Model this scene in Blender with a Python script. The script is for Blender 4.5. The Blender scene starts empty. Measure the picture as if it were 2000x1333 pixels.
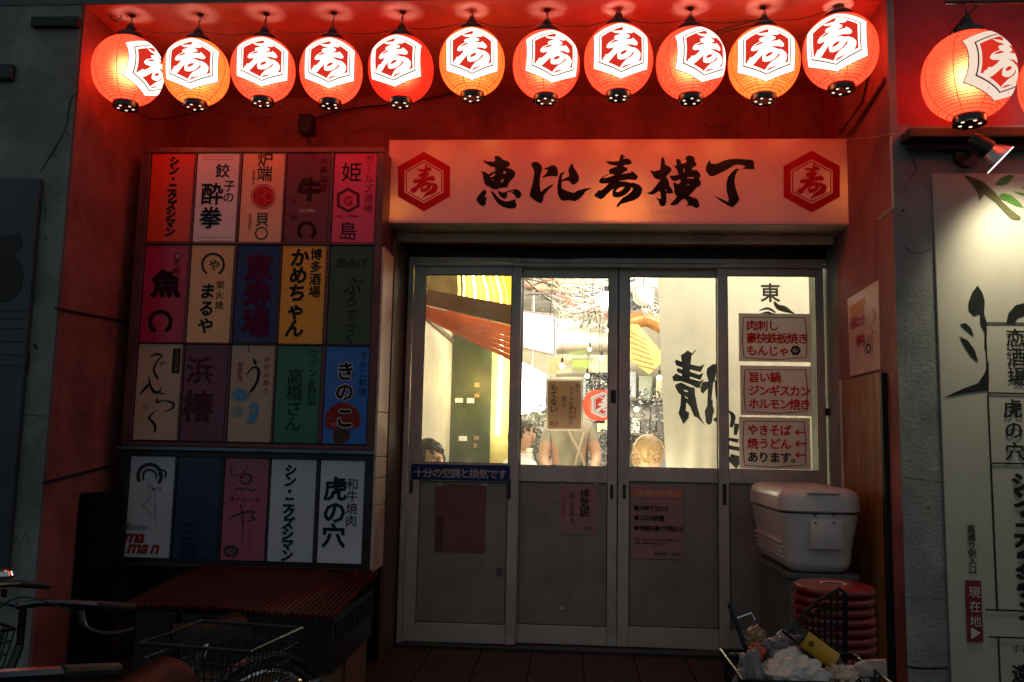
import bpy, bmesh, math, random
from mathutils import Vector, Matrix
from mathutils.geometry import delaunay_2d_cdt
random.seed(7)
C = bpy.context.scene.collection
SC = bpy.context.scene
R = math.radians

# ------------------------------------------------------------------ camera, world, exposure
F = 1667.0                                     # focal length in photo pixels (2000 wide) = 30 mm
vX = Vector((25400.0, 316.0, -F)).normalized()           # world X seen from the camera (x right, y down, z ahead)
vZ = Vector((400.0, -14466.0, F)); vZ = (vZ - vX * vZ.dot(vX)).normalized()
vY = vZ.cross(vX) * -1
if vY.z < 0: vY = -vY
CAM = Vector((0.0, -4.75, 1.24))
cam_d = bpy.data.cameras.new('camera'); cam = bpy.data.objects.new('camera', cam_d); C.objects.link(cam)
cam_d.lens = 30.0; cam_d.sensor_width = 36.0; cam_d.clip_start = 0.05; cam_d.clip_end = 200
ex, ey, ez = Vector((1, 0, 0)), Vector((0, 1, 0)), Vector((0, 0, 1))
def w_of(c): return Vector((vX.dot(c), vY.dot(c), vZ.dot(c)))
right, up, back = w_of(ex), w_of(-ey), w_of(-ez)
M3 = Matrix((right, up, back)).transposed()
cam.matrix_world = Matrix.Translation(CAM) @ M3.to_4x4()
SC.camera = cam
def ray(px, py): return w_of(Vector((px - 1000.0, py - 666.5, F)))
def at(px, py, Y=0.0):
    d = ray(px, py); return CAM + d * ((Y - CAM.y) / d.y)
def atx(px, py, X):
    d = ray(px, py); return CAM + d * ((X - CAM.x) / d.x)
def mpp(Y): return (Y - CAM.y) / F              # metres per photo pixel at depth Y

world = bpy.data.worlds.new('World'); SC.world = world; world.use_nodes = True
bg = world.node_tree.nodes['Background']
bg.inputs[0].default_value = (0.74, 0.88, 0.94, 1); bg.inputs[1].default_value = 0.13   # the dim city night
SC.view_settings.view_transform = 'Standard'; SC.view_settings.look = 'None'
SC.view_settings.exposure = 0.35; SC.view_settings.gamma = 1.0; SC.view_settings.use_curve_mapping = False
SC.cycles.use_denoising = True
SC.cycles.max_bounces = 8; SC.cycles.transparent_max_bounces = 24
SC.cycles.sample_clamp_indirect = 6.0
SC.cycles.caustics_reflective = False; SC.cycles.caustics_refractive = False

# ------------------------------------------------------------------ materials
def nodes(name):
    m = bpy.data.materials.new(name); m.use_nodes = True
    nt = m.node_tree; return m, nt, nt.nodes['Principled BSDF'], nt.nodes['Material Output']
def mat(name, col, rough=0.6, metal=0.0, var=0.0, scale=8.0, bump=0.0, bscale=60.0, coat=0.0, spec=0.5, dirt=0.0, dcol=(0.03, 0.025, 0.02), emit=None, es=0.0, dscale=3.0):
    m, nt, b, out = nodes(name)
    b.inputs['Base Color'].default_value = (*col, 1); b.inputs['Roughness'].default_value = rough
    b.inputs['Metallic'].default_value = metal; b.inputs['Specular IOR Level'].default_value = spec
    b.inputs['Coat Weight'].default_value = coat; b.inputs['Coat Roughness'].default_value = 0.12
    tc = nt.nodes.new('ShaderNodeTexCoord'); co = tc.outputs['Object']
    last = None
    if var > 0:
        n = nt.nodes.new('ShaderNodeTexNoise'); n.inputs['Scale'].default_value = scale; n.inputs['Detail'].default_value = 8
        n.inputs['Roughness'].default_value = 0.65
        nt.links.new(co, n.inputs['Vector'])
        mx = nt.nodes.new('ShaderNodeMix'); mx.data_type = 'RGBA'
        mx.inputs[6].default_value = (*[c * (1 - var) for c in col], 1); mx.inputs[7].default_value = (*[min(1, c * (1 + var)) for c in col], 1)
        cr = nt.nodes.new('ShaderNodeMapRange'); cr.inputs[1].default_value = 0.3; cr.inputs[2].default_value = 0.7
        nt.links.new(n.outputs[0], cr.inputs[0]); nt.links.new(cr.outputs[0], mx.inputs[0]); last = mx.outputs[2]
        rr = nt.nodes.new('ShaderNodeMapRange'); rr.inputs[3].default_value = max(0.03, rough - 0.12); rr.inputs[4].default_value = min(1, rough + 0.12)
        nt.links.new(n.outputs[0], rr.inputs[0]); nt.links.new(rr.outputs[0], b.inputs['Roughness'])
    if dirt > 0:
        n2 = nt.nodes.new('ShaderNodeTexNoise'); n2.inputs['Scale'].default_value = dscale; n2.inputs['Detail'].default_value = 12; n2.inputs['Roughness'].default_value = 0.75
        mp = nt.nodes.new('ShaderNodeMapping'); mp.inputs['Scale'].default_value = (1, 1, 0.45)
        nt.links.new(co, mp.inputs[0]); nt.links.new(mp.outputs[0], n2.inputs['Vector'])
        r2 = nt.nodes.new('ShaderNodeMapRange'); r2.inputs[1].default_value = 0.48; r2.inputs[2].default_value = 0.72; r2.inputs[4].default_value = dirt
        nt.links.new(n2.outputs[0], r2.inputs[0])
        m2 = nt.nodes.new('ShaderNodeMix'); m2.data_type = 'RGBA'; m2.inputs[7].default_value = (*dcol, 1)
        nt.links.new(r2.outputs[0], m2.inputs[0])
        if last: nt.links.new(last, m2.inputs[6])
        else: m2.inputs[6].default_value = (*col, 1)
        last = m2.outputs[2]
    if last: nt.links.new(last, b.inputs['Base Color'])
    if bump > 0:
        n3 = nt.nodes.new('ShaderNodeTexNoise'); n3.inputs['Scale'].default_value = bscale; n3.inputs['Detail'].default_value = 5
        nt.links.new(co, n3.inputs['Vector'])
        bp = nt.nodes.new('ShaderNodeBump'); bp.inputs['Strength'].default_value = bump; bp.inputs['Distance'].default_value = 0.01
        nt.links.new(n3.outputs[0], bp.inputs['Height']); nt.links.new(bp.outputs[0], b.inputs['Normal'])
    if emit:
        b.inputs['Emission Color'].default_value = (*emit, 1); b.inputs['Emission Strength'].default_value = es
    return m
def ink(name, col, rough=0.5): return mat(name, col, rough, var=0.12, scale=40, spec=0.12)
def glow(name, col, s):
    m, nt, b, out = nodes(name)
    e = nt.nodes.new('ShaderNodeEmission'); e.inputs[0].default_value = (*col, 1); e.inputs[1].default_value = s
    nt.links.new(e.outputs[0], out.inputs[0]); return m
def glass_mat(name, tint=(1, 1, 1), refl=0.06, rough=0.0, haze=0.0):
    m, nt, b, out = nodes(name)
    t = nt.nodes.new('ShaderNodeBsdfTransparent'); t.inputs[0].default_value = (*tint, 1)
    g = nt.nodes.new('ShaderNodeBsdfGlossy'); g.inputs['Roughness'].default_value = rough
    lw = nt.nodes.new('ShaderNodeFresnel'); lw.inputs[0].default_value = 1.45
    mx = nt.nodes.new('ShaderNodeMixShader'); nt.links.new(lw.outputs[0], mx.inputs[0]); nt.links.new(t.outputs[0], mx.inputs[1]); nt.links.new(g.outputs[0], mx.inputs[2])
    last = mx
    if haze > 0:                                # greasy film on the pane, strengthened to put in a veil of glow
        d = nt.nodes.new('ShaderNodeBsdfDiffuse'); d.inputs[0].default_value = (0.5, 0.5, 0.46, 1)
        tl = nt.nodes.new('ShaderNodeBsdfTranslucent'); tl.inputs[0].default_value = (0.7, 0.7, 0.65, 1)
        a = nt.nodes.new('ShaderNodeMixShader'); a.inputs[0].default_value = 0.6; nt.links.new(d.outputs[0], a.inputs[1]); nt.links.new(tl.outputs[0], a.inputs[2])
        n = nt.nodes.new('ShaderNodeTexNoise'); n.inputs['Scale'].default_value = 5; n.inputs['Detail'].default_value = 8
        tc = nt.nodes.new('ShaderNodeTexCoord'); nt.links.new(tc.outputs['Object'], n.inputs['Vector'])
        mr = nt.nodes.new('ShaderNodeMapRange'); mr.inputs[1].default_value = 0.35; mr.inputs[2].default_value = 0.75; mr.inputs[4].default_value = haze
        nt.links.new(n.outputs[0], mr.inputs[0])
        b2 = nt.nodes.new('ShaderNodeMixShader'); nt.links.new(mr.outputs[0], b2.inputs[0]); nt.links.new(last.outputs[0], b2.inputs[1]); nt.links.new(a.outputs[0], b2.inputs[2]); last = b2
    nt.links.new(last.outputs[0], out.inputs[0]); return m
def translucent(name, col, k=0.4, rough=0.3, tcol=None, gloss=0.05, var=0.0):
    m, nt, b, out = nodes(name)
    b.inputs['Base Color'].default_value = (*col, 1); b.inputs['Roughness'].default_value = rough
    if var:
        n = nt.nodes.new('ShaderNodeTexNoise'); n.inputs['Scale'].default_value = 4; n.inputs['Detail'].default_value = 10; n.inputs['Roughness'].default_value = .7
        tc = nt.nodes.new('ShaderNodeTexCoord'); nt.links.new(tc.outputs['Object'], n.inputs['Vector'])
        mx0 = nt.nodes.new('ShaderNodeMix'); mx0.data_type = 'RGBA'; mx0.inputs[6].default_value = (*[c * (1 - var) for c in col], 1); mx0.inputs[7].default_value = (*col, 1)
        mr = nt.nodes.new('ShaderNodeMapRange'); mr.inputs[1].default_value = 0.35; mr.inputs[2].default_value = 0.6
        nt.links.new(n.outputs[0], mr.inputs[0]); nt.links.new(mr.outputs[0], mx0.inputs[0]); nt.links.new(mx0.outputs[2], b.inputs['Base Color'])
    t = nt.nodes.new('ShaderNodeBsdfTranslucent'); t.inputs[0].default_value = (*(tcol or col), 1)
    mx = nt.nodes.new('ShaderNodeMixShader'); mx.inputs[0].default_value = k
    nt.links.new(b.outputs[0], mx.inputs[1]); nt.links.new(t.outputs[0], mx.inputs[2]); nt.links.new(mx.outputs[0], out.inputs[0]); return m
def paper_lantern(name, col, s, hot=(1, .5, .2)):
    m, nt, b, out = nodes(name)
    n = nt.nodes.new('ShaderNodeTexNoise'); n.inputs['Scale'].default_value = 14; n.inputs['Detail'].default_value = 8; n.inputs['Roughness'].default_value = 0.7
    mp = nt.nodes.new('ShaderNodeMapping'); mp.inputs['Scale'].default_value = (1, 1, 7)
    tc = nt.nodes.new('ShaderNodeTexCoord'); nt.links.new(tc.outputs['Object'], mp.inputs[0]); nt.links.new(mp.outputs[0], n.inputs['Vector'])
    mr = nt.nodes.new('ShaderNodeMapRange'); mr.inputs[1].default_value = 0.25; mr.inputs[2].default_value = 0.75; mr.inputs[3].default_value = 0.4 * s; mr.inputs[4].default_value = 1.6 * s
    nt.links.new(n.outputs[0], mr.inputs[0])
    e = nt.nodes.new('ShaderNodeEmission'); e.inputs[0].default_value = (*col, 1); nt.links.new(mr.outputs[0], e.inputs[1])
    rf = nt.nodes.new('ShaderNodeBsdfRefraction'); rf.inputs['Roughness'].default_value = 0.95; rf.inputs['IOR'].default_value = 1.3; rf.inputs[0].default_value = (*hot, 1)
    mx = nt.nodes.new('ShaderNodeMixShader'); mx.inputs[0].default_value = 0.27; nt.links.new(e.outputs[0], mx.inputs[1]); nt.links.new(rf.outputs[0], mx.inputs[2])
    nt.links.new(mx.outputs[0], out.inputs[0]); return m

M = {}
M['red_plaster'] = mat('red_plaster', (0.32, 0.115, 0.10), 0.8, var=0.45, scale=2.6, bump=0.4, bscale=45, dirt=0.75, dcol=(0.07, 0.018, 0.018))
M['red_ceiling'] = mat('red_ceiling', (0.50, 0.21, 0.19), 0.55, var=0.3, scale=3, bump=0.25, bscale=25, dirt=0.4, dcol=(0.15, 0.03, 0.03))
M['grey_plaster'] = mat('grey_plaster', (0.25, 0.265, 0.245), 0.8, var=0.4, scale=3.5, bump=0.3, bscale=70, dirt=0.6, dcol=(0.08, 0.085, 0.08))
M['beam'] = mat('beam_paint', (0.13, 0.15, 0.15), 0.7, var=0.2, bump=0.2)
M['dark_wood'] = mat('dark_wood', (0.10, 0.065, 0.04), 0.55, var=0.4, scale=12, bump=0.2)
M['pale_board'] = mat('pale_board', (0.72, 0.64, 0.48), 0.6, var=0.18, scale=5, bump=0.15, dirt=0.5, dcol=(0.2, 0.16, 0.1))
M['black'] = mat('black_paint', (0.012, 0.012, 0.013), 0.5, var=0.3, scale=6)
M['black_gloss'] = mat('black_lacquer', (0.008, 0.007, 0.007), 0.18, coat=0.6)
M['black_plastic'] = mat('black_plastic', (0.014, 0.014, 0.015), 0.38, var=0.2)
M['ground'] = mat('asphalt', (0.035, 0.033, 0.032), 0.85, var=0.35, scale=18, bump=0.6, bscale=160)
M['tile'] = mat('step_tile', (0.045, 0.028, 0.024), 0.6, var=0.3, scale=7, bump=0.15, dirt=0.5)
M['alu'] = mat('aged_aluminium', (0.62, 0.62, 0.55), 0.42, metal=0.4, var=0.14, scale=6, bump=0.05, bscale=90, dirt=0.55, dcol=(0.12, 0.115, 0.1))
M['alu_dark'] = mat('dark_aluminium', (0.05, 0.05, 0.052), 0.4, metal=0.7, var=0.2)
M['frost'] = translucent('frosted_pane', (0.34, 0.345, 0.30), 0.05, 0.4, var=0.3)
M['glass'] = glass_mat('window_glass', (0.98, 0.99, 0.97), haze=0.09)
M['sign_face'] = translucent('sign_acrylic', (0.92, 0.70, 0.76), 0.2, 0.22, tcol=(1, 0.72, 0.4), var=0.12)
M['sign_metal'] = mat('sign_metal', (0.62, 0.55, 0.43), 0.5, var=0.15, scale=5, bump=0.1, dirt=0.4, dcol=(0.2, 0.16, 0.1))
M['ink_black'] = ink('black_print', (0.012, 0.01, 0.012), 0.35)
M['ink_red'] = ink('red_print', (0.55, 0.012, 0.02), 0.35)
M['maroon_metal'] = mat('maroon_frame', (0.14, 0.055, 0.06), 0.4, metal=0.3, var=0.3, scale=9)
M['dark_frame'] = mat('dark_frame', (0.04, 0.042, 0.046), 0.35, metal=0.5, var=0.3, scale=9)
M['chrome'] = mat('chrome', (0.8, 0.82, 0.85), 0.12, metal=1.0, var=0.05)
M['worn_metal'] = mat('worn_metal', (0.12, 0.125, 0.14), 0.2, metal=1.0, var=0.3, scale=20)
M['lamp_black'] = mat('lamp_black', (0.02, 0.018, 0.02), 0.3, var=0.2)
M['rubber'] = mat('cable_rubber', (0.016, 0.014, 0.014), 0.6)

# ------------------------------------------------------------------ helpers
def tag(o, label=None, cat=None, group=None, kind=None):
    if label: o['label'] = label
    if cat: o['category'] = cat
    if group: o['group'] = group
    if kind: o['kind'] = kind
    return o
def thing(name, label, cat, loc=(0, 0, 0), rz=0.0, group=None):
    o = bpy.data.objects.new(name, None); C.objects.link(o); o.empty_display_size = 0.1
    o.location = loc; o.rotation_euler = (0, 0, rz)
    return tag(o, label, cat, group)
def root_loc(p):
    v = Vector((0, 0, 0))
    while p: v += Vector(p.location); p = p.parent
    return v
class MB:
    def __init__(s): s.bm = bmesh.new()
    def box(s, a, b, bev=0.0, rot=None, piv=None):
        x0, x1 = sorted((a[0], b[0])); y0, y1 = sorted((a[1], b[1])); z0, z1 = sorted((a[2], b[2]))
        vs = [s.bm.verts.new((x, y, z)) for x in (x0, x1) for y in (y0, y1) for z in (z0, z1)]
        fs = [s.bm.faces.new([vs[i] for i in f]) for f in ((0, 1, 3, 2), (4, 6, 7, 5), (0, 4, 5, 1), (2, 3, 7, 6), (0, 2, 6, 4), (1, 5, 7, 3))]
        if bev > 0:
            es = {e for f in fs for e in f.edges}
            r = bmesh.ops.bevel(s.bm, geom=list(es), offset=bev, segments=2, affect='EDGES', profile=0.5)
            vs = list({v for v in vs if v.is_valid} | {v for f in r['faces'] for v in f.verts})
        if rot is not None:
            pv = Vector(piv) if piv is not None else Vector(((x0 + x1) / 2, (y0 + y1) / 2, (z0 + z1) / 2))
            bmesh.ops.rotate(s.bm, cent=pv, matrix=rot, verts=[v for v in vs if v.is_valid])
        return s
    def quad(s, *p):
        s.bm.faces.new([s.bm.verts.new(q) for q in p]); return s
    def slab(s, pts, t):                          # polygon extruded by vector t
        n = len(pts); t = Vector(t)
        a = [s.bm.verts.new(p) for p in pts]; b = [s.bm.verts.new(Vector(p) + t) for p in pts]
        s.bm.faces.new(a[::-1]); s.bm.faces.new(b)
        for i in range(n): s.bm.faces.new((a[i], a[(i + 1) % n], b[(i + 1) % n], b[i]))
        return s
    def tube(s, pts, r, n=8, cap=True, closed=False):
        pts = [Vector(p) for p in pts]; N = len(pts); rs = r if isinstance(r, (list, tuple)) else [r] * N
        rings = []; prev = None
        for i, p in enumerate(pts):
            if closed: d = pts[(i + 1) % N] - pts[i - 1]
            else: d = pts[min(i + 1, N - 1)] - pts[max(i - 1, 0)]
            if d.length < 1e-9: d = Vector((0, 0, 1))
            d.normalize()
            if prev is None: u = d.orthogonal().normalized()
            else:
                u = prev - d * prev.dot(d)
                u = u.normalized() if u.length > 1e-6 else d.orthogonal().normalized()
            prev = u; v = d.cross(u)
            rings.append([s.bm.verts.new(p + (u * math.cos(2 * math.pi * k / n) + v * math.sin(2 * math.pi * k / n)) * rs[i]) for k in range(n)])
        m = N if closed else N - 1
        for i in range(m):
            a, b = rings[i], rings[(i + 1) % N]
            for k in range(n): s.bm.faces.new((a[k], a[(k + 1) % n], b[(k + 1) % n], b[k]))
        if cap and not closed:
            s.bm.faces.new(rings[0][::-1]); s.bm.faces.new(rings[-1])
        return s
    def lathe(s, prof, c=(0, 0, 0), n=32, cap0=False, cap1=False):
        c = Vector(c); rings = []
        for r, z in prof: rings.append([s.bm.verts.new(c + Vector((r * math.cos(2 * math.pi * k / n), r * math.sin(2 * math.pi * k / n), z))) for k in range(n)])
        for a, b in zip(rings, rings[1:]):
            for k in range(n): s.bm.faces.new((a[k], a[(k + 1) % n], b[(k + 1) % n], b[k]))
        if cap0: s.bm.faces.new(rings[0][::-1])
        if cap1: s.bm.faces.new(rings[-1])
        return s
    def ball(s, c, r, seg=16, scale=(1, 1, 1)):
        res = bmesh.ops.create_uvsphere(s.bm, u_segments=seg, v_segments=max(6, seg * 2 // 3), radius=r)
        bmesh.ops.scale(s.bm, vec=scale, verts=res['verts']); bmesh.ops.translate(s.bm, vec=c, verts=res['verts']); return s
    def grid(s, f, nu, nv):                       # f(u,v) -> point, u,v in 0..1
        V = [[s.bm.verts.new(f(i / nu, j / nv)) for j in range(nv + 1)] for i in range(nu + 1)]
        for i in range(nu):
            for j in range(nv): s.bm.faces.new((V[i][j], V[i + 1][j], V[i + 1][j + 1], V[i][j + 1]))
        return s
    def build(s, name, m, parent=None, smooth=False, label=None, kind=None, solid=0.0):
        if solid:
            g = bmesh.ops.solidify(s.bm, geom=s.bm.faces[:], thickness=solid)
        bmesh.ops.recalc_face_normals(s.bm, faces=s.bm.faces[:])
        L = root_loc(parent) if parent is not None else Vector((0, 0, 0))
        if L.length > 0: bmesh.ops.translate(s.bm, vec=-L, verts=s.bm.verts[:])
        me = bpy.data.meshes.new(name); s.bm.to_mesh(me); s.bm.free(); s.bm = None
        if m: me.materials.append(m)
        if smooth:
            me.polygons.foreach_set('use_smooth', [True] * len(me.polygons))
            try: me.set_sharp_from_angle(angle=R(40))
            except Exception: pass
        o = bpy.data.objects.new(name, me); C.objects.link(o)
        if parent is not None: o.parent = parent
        if label: o['label'] = label
        if kind: o['kind'] = kind
        return o
def copy_tree(o, parent=None):
    c = o.copy(); C.objects.link(c); c.parent = parent
    for ch in list(o.children): copy_tree(ch, c)
    return c
def curve(pts, n=8):                              # Catmull-Rom through the points
    P = [Vector(p) for p in pts]; P = [P[0]] + P + [P[-1]]; out = []
    for i in range(1, len(P) - 2):
        for k in range(n):
            t = k / n; a, b, c, d = P[i - 1], P[i], P[i + 1], P[i + 2]
            out.append(0.5 * ((2 * b) + (c - a) * t + (2 * a - 5 * b + 4 * c - d) * t * t + (3 * b - a - 3 * c + d) * t ** 3))
    out.append(P[-2]); return out
def inside(p, poly):
    x, y = p; c = False; n = len(poly)
    for i in range(n):
        (x1, y1), (x2, y2) = poly[i], poly[i - 1]
        if (y1 > y) != (y2 > y) and x < (x2 - x1) * (y - y1) / (y2 - y1) + x1: c = not c
    return c
def fill(outs, holes=(), step=0.0):               # 2D triangulation of outlines minus holes -> verts, tris
    vs, es = [], []
    for L in list(outs) + list(holes):
        k = len(vs); m = len(L)
        for i in range(m):
            vs.append(Vector(L[i])); es.append((k + i, k + (i + 1) % m))
    if step:
        xs = [v.x for v in vs]; ys = [v.y for v in vs]
        x = min(xs)
        while x < max(xs):
            y = min(ys)
            while y < max(ys):
                if any(inside((x, y), o) for o in outs): vs.append(Vector((x + 1e-5, y + 1.3e-5)))
                y += step
            x += step
    r = delaunay_2d_cdt(vs, es, [], 0, 1e-7)
    V, T = r[0], []
    for f in r[2]:
        cx = sum(V[i].x for i in f) / len(f); cy = sum(V[i].y for i in f) / len(f)
        if any(inside((cx, cy), o) for o in outs) and not any(inside((cx, cy), h) for h in holes): T.append(tuple(f))
    return V, T
def hexagon(w, h, side, c=(0, 0)):
    return [(c[0] + x, c[1] + y) for x, y in ((0, h), (-w, side), (-w, -side), (0, -h), (w, -side), (w, side))]
def add2d(mb, V, T, f):
    m = {}
    for t in T:
        for i in t:
            if i not in m: m[i] = mb.bm.verts.new(f(V[i].x, V[i].y))
        try: mb.bm.faces.new([m[i] for i in t])
        except ValueError: pass

# ---- lettering: Blender's own built-in font turned to mesh, one glyph at a time
GC = {}
def glyph(ch, bold):
    if ch not in GC:
        cu = bpy.data.curves.new('g', 'FONT'); cu.body = ch; cu.size = 1.0; cu.resolution_u = 2
        ob = bpy.data.objects.new('g', cu); C.objects.link(ob)
        bpy.context.view_layer.update()
        me = bpy.data.meshes.new_from_object(ob.evaluated_get(bpy.context.evaluated_depsgraph_get()))
        GC[ch] = ([v.co.copy() for v in me.vertices], [tuple(p.vertices) for p in me.polygons])
        bpy.data.objects.remove(ob); bpy.data.curves.remove(cu); bpy.data.meshes.remove(me)
    return GC[ch]
EM = 0.87                                          # advance of a full-width glyph at size 1
def frontal(px, py, Y):
    o = at(px, py, Y); return o, Vector((1, 0, 0)), Vector((0, 0, 1))
def write(parent, s, px, py, h, Y, m, step=None, vert=True, bold=0.0, sx=1.0, slant=0.0, name='lettering', frame=None, drift=0.0, wob=0.0):
    """characters centred at photo point (px,py) for the first one, h photo pixels high, on the plane at depth Y"""
    k = mpp(Y); mb = MB(); o, U, V = frame if frame else frontal(px, py, Y)
    if frame: k = 1.0
    step = step if step else h * 1.05
    for i, ch in enumerate(s):
        if ch == ' ': continue
        vs, fs = glyph(ch, bold)
        if not fs: continue
        xs = [v.x for v in vs]; ys = [v.y for v in vs]
        if ord(ch) < 0x2000: cx, cy, S = (min(xs) + max(xs)) / 2, 0.35, 0.72
        else: cx, cy, S = EM / 2, 0.33, EM
        ou = (0 if vert else i * step) + (drift * i if vert else 0); ov = (-i * step if vert else drift * i)
        a = random.uniform(-wob, wob); ca, sa = math.cos(a), math.sin(a)
        n_dir = 0 if bold < .004 else (4 if bold < .02 else 6 if bold < .045 else 8)
        offs = [(0, 0)] + [(bold * math.cos(2 * math.pi * q / n_dir + .4), bold * math.sin(2 * math.pi * q / n_dir + .4)) for q in range(n_dir)]
        Nn = V.cross(U) * -1; Nn = Nn * (1 if Nn.y > 0 else -1) if abs(Nn.y) > .5 else Nn
        for q, (bx, by) in enumerate(offs):
            idx = []
            for v in vs:
                x, y = (v.x + bx - cx) / S * sx, (v.y + by - cy) / S
                if vert and ch in 'ー―～': x, y = y * 1.0, x
                x += slant * y
                x, y = x * ca - y * sa, x * sa + y * ca
                idx.append(mb.bm.verts.new(o + U * ((ou + x * h) * k) + V * ((ov + y * h) * k) - Nn * (.00009 * q)))
            for f in fs:
                try: mb.bm.faces.new([idx[j] for j in f])
                except ValueError: pass
    return mb.build(name, m, parent)
def shape(parent, name, outs, holes, m, Y, label=None):   # outlines in photo pixels on the plane at depth Y
    V, T = fill(outs, holes); mb = MB()
    add2d(mb, V, T, lambda x, y: at(x, y, Y)); return mb.build(name, m, parent, label=label)
def zo(L, ox, oy, s): return [(ox + x / s, oy + y / s) for x, y in L]
def stroke2d(pts, n=5):                            # brush stroke: (x,y,width) -> outline
    P = curve([(a, b, c) for a, b, c in pts], n); Lf, Rt = [], []
    for i, p in enumerate(P):
        d = P[min(i + 1, len(P) - 1)] - P[max(i - 1, 0)]; d = Vector((d.x, d.y))
        if d.length < 1e-9: continue
        d.normalize(); nrm = Vector((-d.y, d.x)) * max(p.z, 0.05) / 2
        Lf.append((p.x + nrm.x, p.y + nrm.y)); Rt.append((p.x - nrm.x, p.y - nrm.y))
    return Lf + Rt[::-1]
def strokes(parent, name, L, m, Y):
    return shape(parent, name, [stroke2d(s) for s in L], [], m, Y)
def ring2d(cx, cy, r0, r1, a0=0, a1=360, n=28, wob=0.0, sy=1.0):
    o, i_ = [], []
    for k in range(n + 1):
        a = R(a0 + (a1 - a0) * k / n); w = 1 + wob * math.sin(k * 1.7)
        o.append((cx + r1 * w * math.cos(a), cy + r1 * w * math.sin(a) * sy)); i_.append((cx + r0 * math.cos(a), cy + r0 * math.sin(a) * sy))
    return o + i_[::-1]

KEI = ([zo(l, 920, 290, 10.25) for l in (
 [(235,225),(300,260),(470,270),(480,215),(465,170),(520,145),(600,185),(650,235),(720,250),(775,290),(780,330),(740,375),(700,385),(750,400),(810,415),(870,460),(888,520),(860,580),(790,650),(740,730),(730,780),(640,790),(570,800),(520,825),(430,815),(350,760),(300,745),(265,690),(245,600),(235,520),(200,460),(290,475),(350,525),(430,475),(485,455),(480,380),(400,365),(320,320),(270,285)],
 [(285,820),(305,870),(300,920),(265,970),(320,985),(300,1040),(295,1120),(240,1165),(180,1130),(120,1070),(110,1000),(160,930),(220,860)],
 [(375,825),(470,900),(540,980),(620,1040),(700,1065),(800,1045),(900,1010),(885,1060),(915,1120),(905,1180),(850,1210),(740,1205),(620,1165),(530,1100),(480,1030),(430,930)],
 [(535,840),(600,880),(650,885),(760,850),(880,815),(940,825),(1000,880),(1010,950),(970,1000),(910,1005),(870,930),(800,880),(870,870),(840,855),(720,890),(725,960),(690,1010),(650,1010),(580,960),(545,900)])],
 [zo(l, 920, 290, 10.25) for l in ([(375,575),(400,585),(475,545),(485,500),(430,520)], [(640,500),(690,515),(705,455),(650,465)], [(430,650),(465,625),(440,615)], [(585,680),(640,670),(665,610),(610,630)])])
HI = ([zo(l, 1025, 300, 12.12) for l in (
 [(155,290),(160,230),(220,195),(290,200),(360,240),(405,310),(408,390),(375,500),(355,600),(355,780),(380,910),(440,860),(560,780),(685,715),(640,790),(540,880),(460,980),(430,1120),(380,1190),(260,1130),(110,1010),(130,900),(170,760),(200,620),(225,440),(200,370)],
 [(450,350),(520,340),(620,285),(700,280),(755,320),(795,470),(760,550),(650,535),(520,550),(430,580),(420,550),(510,480),(540,390),(480,375)],
 [(940,440),(930,480),(890,510),(875,600),(890,630),(980,570),(1055,540),(1030,400),(1060,310),(1110,245),(1140,250),(1150,320),(1220,420),(1280,530),(1280,640),(1220,710),(1150,745),(1100,720),(1060,660),(990,640),(900,660),(870,690),(880,830),(1000,890),(1160,935),(1250,880),(1420,830),(1610,815),(1440,900),(1370,1000),(1290,1080),(1180,1135),(1060,1110),(900,1125),(830,1070),(775,950),(770,780),(790,630),(830,490),(880,450)])], [])
SUz = ([(655,115),(740,175),(690,190),(690,215),(780,200),(830,235),(870,300),(800,330),(720,330),(690,365),(770,390),(775,445),(700,480),(660,520),(740,500),(850,485),(850,445),(930,500),(985,560),(975,610),(930,635),(780,625),(600,660),(740,665),(830,695),(900,690),(1010,730),(1075,800),(1060,900),(1000,990),(900,1045),(740,1090),(640,1120),(570,1195),(555,1150),(600,1080),(680,990),(780,930),(860,860),(885,810),(860,780),(820,850),(740,930),(640,975),(540,985),(480,960),(470,870),(500,810),(440,850),(380,910),(300,990),(240,1025),(170,990),(110,960),(120,910),(170,880),(180,840),(250,840),(330,780),(400,700),(260,710),(205,680),(215,630),(270,570),(420,500),(395,450),(420,415),(500,385),(580,355),(430,330),(380,300),(340,255),(460,265),(605,255),(630,160)],
 [[(270,600),(350,590),(440,565),(520,530),(430,515),(330,560)], [(535,870),(590,875),(680,830),(720,770),(640,775),(570,815)]])
SU = ([zo(SUz[0], 1150, 290, 10.25)], [zo(h, 1150, 290, 10.25) for h in SUz[1]])
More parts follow.
